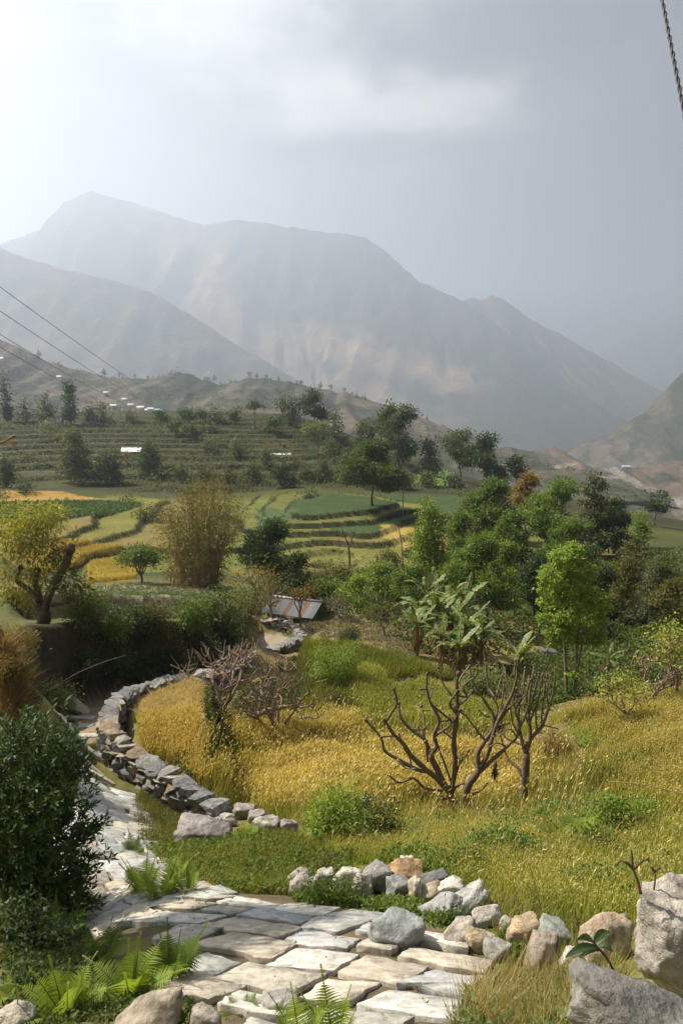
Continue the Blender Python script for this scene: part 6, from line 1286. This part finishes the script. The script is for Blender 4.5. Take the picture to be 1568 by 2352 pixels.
small_house('orange-walled house with a white tin roof half hidden by the dark oval tree', 300, 176, 1036, 38, .1, (0.42, 0.22, 0.11), (.80, .81, .83))
small_house('bright flat tin roof shed alone among the hill terraces', 643, 178, 1044, 42, -.05, (0.16, 0.13, 0.10), (.85, .87, .90), rise=.4, name='shed', hw=1.8)
small_house('grey thatched hut among twigs at the hill rim', 122, 218, 970, 30, .1, (0.15, 0.12, 0.09), (0.20, 0.17, 0.14), rise=1.6, name='hut')
small_house('low dark shed on the valley side next to the ivy-wrapped tree', 1436, 94, 1250, 34, .15, (0.15, 0.13, 0.11), (.55, .55, .55), rise=.4, name='shed', hw=1.6)
for k, (u, v, w, Y, tint) in enumerate([(262,935,12,640,(.75,.77,.8)),(287,922,10,680,(.7,.72,.75)),(322,940,14,620,(.78,.8,.84)),(345,942,12,610,(.72,.75,.8)),(362,948,16,600,(.35,.45,.68)),(410,962,22,560,(.38,.5,.72)),(245,905,9,720,(.7,.7,.72)),(300,932,12,650,(.62,.6,.56)),(338,950,10,600,(.8,.8,.8)),(5,828,10,820,(.75,.75,.75)),(137,868,9,800,(.7,.7,.7))]):
    i = None; p = pt(u, v, Y); d = px_of(NEARV); j = np.unravel_index(np.argmin((d[0][20:]-u)**2+(d[1][20:]-v)**2), d[0][20:].shape); q = NEARV[20:][j]; t = q[1]; W = w/F*t
    hut('house', 'small hazy house of the far hillside village' if k not in (4, 5) else 'blue-roofed house at the lower edge of the far village', (q[0]-W/2, q[1], q[2]-.4), rs.uniform(-.3, .3), W, W*.7, 3.0, 1.2, (.42, .36, .28), 2, tint=tint, group='houses of the far village' if k not in (4, 5) else 'blue-roofed far houses')
d = px_of(LOWV); j = np.unravel_index(np.argmin((d[0][20:45]-1438)**2+(d[1][20:45]-1078)**2), d[0][20:45].shape); q = LOWV[20:45][j]
hut('house', 'lone pale-roofed building on the saddle above the grey scree', (q[0]-8, q[1], q[2]+.5), .1, 16, 8, 4, 1.5, (.3, .28, .27), 3, tint=(.62, .68, .74))

# ------------------------------------------------------------------ poles, wires, twigs
M_WIRE = mat_plain('wire_black', (0.02, 0.018, 0.018), .6); M_WOOD = mat_plain('pole_wood', (0.16, 0.12, 0.09), .9)
def wire(label, a, b, sag, r, group=None, name='power_line', n=24):
    a = np.array(a); b = np.array(b); s = np.linspace(0, 1, n); P = a+(b-a)*s[:, None]; P[:, 2] -= sag*4*s*(1-s); mb = MB(); tube(mb, P-a, r, 5); o = mb.build(name, M_WIRE); o.location = a; tag(o, label, 'wire', group); return o
for k, (v0, u1, v1) in enumerate([(640,440,950),(697,395,948),(752,350,950),(782,330,955)]):
    wire('thin dark power line slanting down to the hill rim', pt(-25, v0, 60), pt(u1, v1, 228), 1.2, .028, 'power lines')
wire('thin dark wire sagging across the hillside terraces', pt(-20, 1008, 60), pt(250, 1110, 140), .6, .02)
# twisted cable overhead
A0, B0 = pt(1512, -40, 5.2), pt(1584, 330, 4.3); A, B = A0-(B0-A0)*2.0, B0+(B0-A0)*0.7; mb = MB(); s = np.linspace(0, 1, 760); dirv = unit(B-A); e1 = unit(np.cross(dirv, (0, 1, 0))); e2 = np.cross(dirv, e1)
for ph in (0, math.pi):
    a = s*38*math.pi*.5*3.7+ph; P = (B-A)*s[:, None]+.0065*(np.cos(a)[:, None]*e1+np.sin(a)[:, None]*e2); tube(mb, P, .0068, 5)
o = mb.build('twisted_cable', M_WIRE); o.location = A; tag(o, 'black twisted overhead cable against the grey cloud', 'cable')
def pole(label, u0, v0, u1, v1, Y, r, name='pole'):
    b = pt(u0, v0, Y); t = pt(u1, v1, Y); g = H1(b[0], b[1]); mb = MB(); tube(mb, [np.array((0, 0, min(0, g-b[2])-.3)), (t-b)*.5, t-b], [r, r*.85, r*.7], 6); o = mb.build(name, M_WOOD); o.location = b; tag(o, label, 'pole'); return o
pole('thin leaning pole beside the upright bright tree', 929, 1290, 915, 1210, 66, .07); pole('slender far pole standing on the terraced fields', 924, 1215, 926, 1105, 104, .10)
pollard('dead_tree', 'spindly dead tree on the terraced field bank', 800, 1300, 1205, 40, limbs=2, maxd=1, col=(.14, .11, .09), Y=74, trunk=.6, r=.12)
pollard('dead_tree', 'leafless twiggy shrub tree under the terraced fields', 870, 1310, 1265, 70, limbs=5, maxd=2, col=(.28, .22, .18), Y=68, trunk=.12, r=.10)
# dry twig with a small orange pod at the left edge
b_ = pt(-10, 1019, 9.0); mb = MB(); Q = [pt(u, v, 9.0)-b_ for u, v in [(-10,1019),(8,1016),(22,1008),(32,1002),(36,1003)]]; tube(mb, smooth_line(Q, 4), np.linspace(.010, .022, 17), 5, (0.22, 0.15, 0.09)); o = mb.build('dry_twig', M_BARK, None, True); o.location = b_; tag(o, 'dry twig with a hanging orange pod in front of the terraces', 'twig')
pod = MB(); c = pt(31, 1012, 9.0)-b_; tube(pod, [c, c+np.array((0, 0, -.03)), c+np.array((0, 0, -.055)), c+np.array((0, 0, -.075))], [.006, .012, .018, .010], 7, (0.55, 0.24, 0.04)); pod.build('pod', M_LEAF, o)

# ------------------------------------------------------------------ foreground bits
def seedling():
    Y = 2.45; b = pt(1425, 2262, Y); root = empty('seedling', b); tag(root, 'glossy-leaved seedling sprouting between the two big boulders', 'plant'); mb = MB(); tip = pt(1362, 2165, Y)-b; Q = smooth_line([np.array((.02, 0, -.08)), tip*.5+np.array((.012, 0, 0)), tip], 5); tube(mb, Q, np.linspace(.0065, .0045, 11), 6, (0.13, 0.09, 0.06)); mb.build('stem', M_BARK, root, True)
    for (u, v, f, wd) in [(1296,2200,.92,.030),(1402,2142,1.0,.034),(1322,2160,1.0,.026),(1408,2188,.9,.026),(1325,2205,.85,.02)]:
        e = pt(u, v, Y-.03)-b; a = Q[int(f*10)]; n = 9; s = np.linspace(0, 1, n); C = a+(e-a)*s[:, None]+np.array((0, 0, .022))*np.sin(s*math.pi)[:, None]; d = unit(e-a); sd = unit(np.cross(d, (0, -.75, .65))); nn = np.cross(sd, d); w = wd*np.sin(np.clip(s*.95+.05, 0, 1)*math.pi)**.8+.001
        V = np.stack([C-sd*w[:, None]*.5+nn*.15*w[:, None], C, C+sd*w[:, None]*.5+nn*.15*w[:, None]], 1).reshape(-1, 3); f4 = [(3*i+k, 3*i+k+1, 3*i+4+k, 3*i+3+k) for i in range(n-1) for k in (0, 1)]; mb = MB(); mb.add(V, None, f4, (0.075, 0.115, 0.05)); mb.build('leaf', M_LEAF_GLOSS, root, True)
seedling()
def sprig(label, pts, Y, r, leaves):
    b = pt(*pts[0], Y); root = empty('sprig', b); tag(root, label, 'plant'); mb = MB(); Q = smooth_line([pt(*p, Y)-b for p in pts], 4); tube(mb, Q, np.linspace(r, r*.6, len(Q)), 6, (0.17, 0.11, 0.07)); mb.build('stem', M_BARK, root, True)
    for u0, v0, u1, v1 in leaves:
        a = pt(u0, v0, Y)-b; e = pt(u1, v1, Y)-b; m = MB(); tube(m, smooth_line([a, (a+e)/2+np.array((0, 0, .01)), e], 3), [.004, .0055, .006, .0065, .006, .004, .001], 5, (0.15, 0.13, 0.06)); m.build('leaf', M_LEAF, root, True)
sprig('budding brown sprig rising above the large pale boulder', [(1470,2052),(1462,2020),(1452,1996)], 2.7, .008, [(1452,1996,1425,1978),(1452,1996,1448,1950),(1455,1998,1480,1975),(1425,1978,1412,1992),(1480,1975,1490,1980)])
sprig('small reddish sprig beside the budding brown sprig', [(1500,2045),(1503,2020),(1502,2000)], 2.75, .005, [(1502,2004,1490,1992),(1502,2004,1518,1994)])
def stalk(label, pts, Y, r, col=(0.45, 0.34, 0.2), name='dry_stalk', Y2=None):
    b = pt(*pts[0], Y); n = len(pts); P = [pt(*p, Y+((Y2 or Y)-Y)*i/(n-1))-b for i, p in enumerate(pts)]; mb = MB(); Q = smooth_line(P, 5); tube(mb, Q, np.linspace(r, r*.5, len(Q)), 5, col); o = mb.build(name, M_STRAW, None, True); o.location = b; tag(o, label, 'stalk'); return o
stalk('long pale straw stalk arching over the meadow grass', [(1590,1830),(1520,1812),(1460,1800),(1400,1795)], 6.5, .008)
b0 = hit(1245, 2150)
stalk('thin dry branched stalk standing behind the green round boulder', [(1252,2140),(1240,2080),(1225,2020),(1210,1975)], 5.9, .007, (0.36, 0.27, 0.17)); stalk('dry side twig crossing the branched stalk', [(1238,2070),(1215,2040),(1195,2020)], 5.88, .004, (0.36, 0.27, 0.17))
stalk('bent reddish stalk beside the tan rough boulder', [(1335,2210),(1328,2140),(1318,2085)], 5.2, .007, (0.26, 0.14, 0.09)); stalk('thin white twig in front of the dark shrub corner', [(40,2330),(40,2270),(20,2235),(-10,2210)], 4.0, .005, (0.42, 0.34, 0.26)); stalk('bare twig leaning over the shaded lane', [(120,1580),(180,1545),(240,1520),(290,1505)], 19, .012, (0.30, 0.24, 0.17))
# dry hanging grass on the left bank
q = wpoly([(2,1450),(30,1520),(55,1600),(75,1680),(40,1720),(2,1700)]); blades('dry_bank_grass', scatter(q, 6000), .34, .018, (0.17, 0.11, 0.06), (0.40, 0.28, 0.15), lean=.6, label='dry brown grass hanging over the bare left bank', cat='grass', patch=.6)

# ------------------------------------------------------------------ valley undergrowth bushes
VLAB = dict(dark='dark green shrub in the tangled undergrowth of the valley floor', mid='fresh green shrub in the tangled undergrowth of the valley floor', olive='olive shrub in the tangled undergrowth of the valley floor', dusty='grey-green dusty shrub in the tangled undergrowth of the valley floor', rust='rusty brown shrub in the tangled undergrowth of the valley floor')
HLAB = dict(dark='dark round shrub dotted on the hillside terraces', dusty='dusty grey-green shrub dotted on the hillside terraces', olive='yellowish olive shrub dotted on the hillside terraces')
r3 = np.random.default_rng(303)
for k in range(46):
    u = r3.uniform(700, 1560); v = r3.uniform(np.interp(u, [700, 950, 1568], [1330, 1300, 1290]), np.interp(u, [700, 900, 1050, 1250, 1568], [1395, 1440, 1500, 1520, 1440]))
    pl = ['dark', 'mid', 'olive', 'dusty', 'dark', 'rust'][r3.integers(6)]
    bush('shrub', VLAB[pl], u, v, r3.uniform(40, 85), r3.uniform(30, 60), pl, group=pl+' shrubs of the valley undergrowth')
for k in range(34):
    u = r3.uniform(0, 900); v = r3.uniform(985, 1150)
    pl = ['dark', 'dusty', 'olive', 'dusty'][r3.integers(4)]
    bush('shrub', HLAB[pl], u, v, r3.uniform(20, 46), r3.uniform(14, 26), pl, group=pl+' shrubs of the hillside terraces')
# unseen tree added beside the view so its crown shades the flagstones
def added_shade_tree():
    b = np.array((-6.7, 8.6, H1(-6.7, 8.6))); root = empty('added_shade_tree', b); tag(root, 'leafy tree added out of view to shade the flagstones', 'tree'); mt = MB(); mc = MB(); zc = 0.9-b[2]
    lobes = [(0, 0, zc, .8, .8, .6), (.5, .3, zc+.2, .5, .5, .4), (-.5, -.3, zc, .6, .6, .5), (.2, -.7, zc-.2, .5, .5, .4)]; trunk_geo(mt, (0, 0, 0), (0, 0, zc), .12, lobes, 7); crown(mc, lobes, 9000, .11, .18, *PAL['mid'], shell=.2); mt.build('trunk', M_BARK, root, True); mc.build('crown', M_LEAF, root)
added_shade_tree()

bush('shrub', 'dark leafy growth spilling from the foot of the big lance-leaved shrub', 40, 2250, 150, 110, 'dark', Y=5.9, leaf=.06)
bush('shrub', 'small shaded shrub between the big lance-leaved shrub and the broad fern', 150, 2215, 110, 80, 'dark', Y=6.1, leaf=.055)
for k, (u, v, w, h, Y) in enumerate([(190,1530,110,90,23.6),(260,1515,110,90,25.2),(330,1505,110,90,26.2),(400,1505,110,90,27.4),(470,1500,100,90,30),(530,1480,90,90,34)]):
    bush('shrub', 'dark trailing growth on the shaded face of the lane bank', u, v, w, h, 'dark', Y=Y, dens=.7, group='growth on the lane bank face')
edge = [pt(*a)[:2] for a in [(482,1590,23),(520,1600,23),(530,1720,18.5),(440,1790,16),(380,1780,16.3),(425,1758,17),(480,1712,18),(470,1650,20.2),(474,1615,21.6)]]
herbs('weed_cover', scatter(edge, 1500), .09, .35, (0.035, 0.06, 0.016), (0.10, 0.13, 0.03), 8, 'dark weeds clothing the drop below the walled wheat bench', 'weeds')

for u, v, w, h, p, lab, Y in [(40,1530,110,90,'olive','rough shrub on the shoulder of the bare left bank',19),(25,1440,120,80,'rust','dry brown brush crowning the bare left bank',14.6),(20,1620,90,90,'rust','dry roots and brush on the face of the bare left bank',13.4),(60,1690,70,60,'dark','dark weed tangle at the foot of the bare left bank',13.6)]:
    bush('shrub', lab, u, v, w, h, p, Y=Y, dens=.8, leaf=.06 if Y < 16 else None, aspect=.3 if p == 'rust' else .5)
vg = wpoly([(325,1795),(300,1850),(318,1945),(400,1945),(470,1915),(420,1880),(370,1830)])
blades('verge_grass', scatter(vg, 5000), .13, .014, (0.10, 0.10, 0.025), (0.25, 0.20, 0.06), lean=.5, label='short shaded grass between the stair and the field wall', cat='grass', patch=.5)
herbs('weed_cover', scatter(vg, 700), .05, .12, (0.05, 0.08, 0.018), (0.13, 0.16, 0.035), 7, 'low weeds between the stair and the field wall', 'weeds')
sg = wpoly([(1000,2035),(1250,2090),(1440,2140),(1440,2260),(1330,2250),(1150,2165),(1040,2095)])
blades('verge_grass', scatter(sg, 5000), .16, .010, (0.14, 0.16, 0.03), (0.36, 0.31, 0.09), lean=.45, label='ragged grass growing up between the tumbled stones', cat='grass', patch=.4)
herbs('weed_cover', scatter(sg, 700), .045, .12, (0.06, 0.11, 0.02), (0.16, 0.21, 0.04), 8, 'green weeds behind the tumbled stones', 'weeds')
ug = wpoly([(0,2110),(150,2110),(230,2200),(200,2260),(0,2280)])
herbs('weed_cover', scatter(ug, 1100), .05, .16, (0.03, 0.055, 0.012), (0.085, 0.12, 0.028), 8, 'dark weeds in the shade at the foot of the big shrub', 'weeds')
pg = ZONE_A
herbs('weed_cover', scatter(pg, 110), .025, .05, (0.06, 0.09, 0.02), (0.14, 0.17, 0.04), 6, 'tiny weeds in the joints of the flagstones', 'weeds')

ms = wpoly([(690,1475),(800,1480),(960,1520),(1060,1560),(900,1565),(830,1540),(800,1650),(700,1640),(680,1560)])
blades('bank_grass', scatter(ms, 15000), .5, .04, (0.08, 0.11, 0.02), (0.24, 0.24, 0.045), lean=.3, label='rank green grass on the banks below the tilled plot', cat='grass', patch=2)
herbs('weed_cover', scatter(ms, 900), .14, .4, (0.04, 0.075, 0.016), (0.12, 0.16, 0.03), 8, 'dark weeds on the banks below the tilled plot', 'weeds')
hs = wpoly([(480,1640),(560,1590),(690,1500),(690,1600),(700,1650),(640,1665),(540,1660)])
herbs('weed_cover', scatter(hs, 1600), .11, .3, (0.04, 0.06, 0.018), (0.12, 0.12, 0.035), 8, 'dark scrubby growth under the two pale pollards', 'weeds')

blades('straw_litter', scatter([pt(*a)[:2] for a in [(306,1660,18.9),(300,1630,20),(345,1597,21.3),(440,1580,22.9),(480,1612,21.7),(476,1660,19.8)]], 5000), .16, .016, (0.34, 0.26, 0.10), (0.58, 0.46, 0.22), lean=.9, label='cut straw and stubble on top of the walled bench', cat='straw', patch=.7)

def two_trunk_tree():
    Y = 28.5; b = at(1308, Y); root = empty('broadleaf_tree', b); tag(root, 'fresh green tree on two slim bare trunks at the meadow edge', 'tree'); t = Y*cp_-b[2]*sp_; P = lambda u, v, d=0: pt(u, v, Y+d)-b
    for q in ([(1300,1616,0),(1299,1560,0),(1296,1480,.1),(1298,1400,.1),(1300,1330,.1)], [(1314,1612,0),(1322,1550,-.1),(1324,1490,-.2),(1330,1420,-.2),(1335,1350,-.2)], [(1322,1550,-.1),(1336,1480,-.4),(1350,1420,-.5)]):
        mb = MB(); Q = smooth_line([P(*x) for x in q], 4); Q[0, 2] -= .3; tube(mb, Q, np.linspace(.095 if q[0][1] > 1600 else .05, .03, len(Q)), 7, (0.17, 0.13, 0.09), wob=.1); mb.build('trunk', M_BARK, root, True)
    L = [(1296,1278,0,34,26),(1316,1262,.2,20,16),(1268,1322,-.2,32,30),(1334,1312,.2,36,30),(1300,1340,0,40,30),(1262,1378,.2,26,26),(1298,1400,-.3,46,34),(1352,1372,.1,34,34),(1366,1418,.3,26,30),(1282,1448,-.2,34,28),(1330,1452,0,36,30),(1276,1474,-.3,16,14),(1356,1466,.2,24,20),(1328,1520,-.1,9,6),(1312,1548,-.2,8,6),(1242,1350,0,12,14),(1386,1392,0,12,14),(1250,1420,0,12,12),(1378,1455,0,14,12)]
    mc = MB(); LL = [(*P(u, v, d), ru/F*t, ru/F*t*1.1, rv/F*t) for u, v, d, ru, rv in L]; LL = [(*l[:3], l[3]*.86, l[4]*.86, l[5]*.8) for l in LL]; crown(mc, LL, 14000, .135, .09, *PAL['bright'], per=10, shell=.35, droop=.4); mc.build('crown', M_LEAF, root)
two_trunk_tree()
tall = scatter(XTRA, 1500); blades('tall_stalks', tall, .75, .016, (0.45, 0.36, 0.14), (0.62, 0.52, 0.25), ear=(.13, .035, (.55, .44, .18), (.72, .6, .3)), lean=.22, label='taller bleached stalks standing out of the wheat', cat='wheat', patch=.8)
blades('tall_stalks', scatter(low, 900), .5, .010, (0.40, 0.33, 0.12), (0.58, 0.48, 0.22), ear=(.07, .018, (.5, .4, .16), (.66, .55, .28)), lean=.3, label='bleached seed stalks standing out of the verge grass', cat='grass', patch=.8)
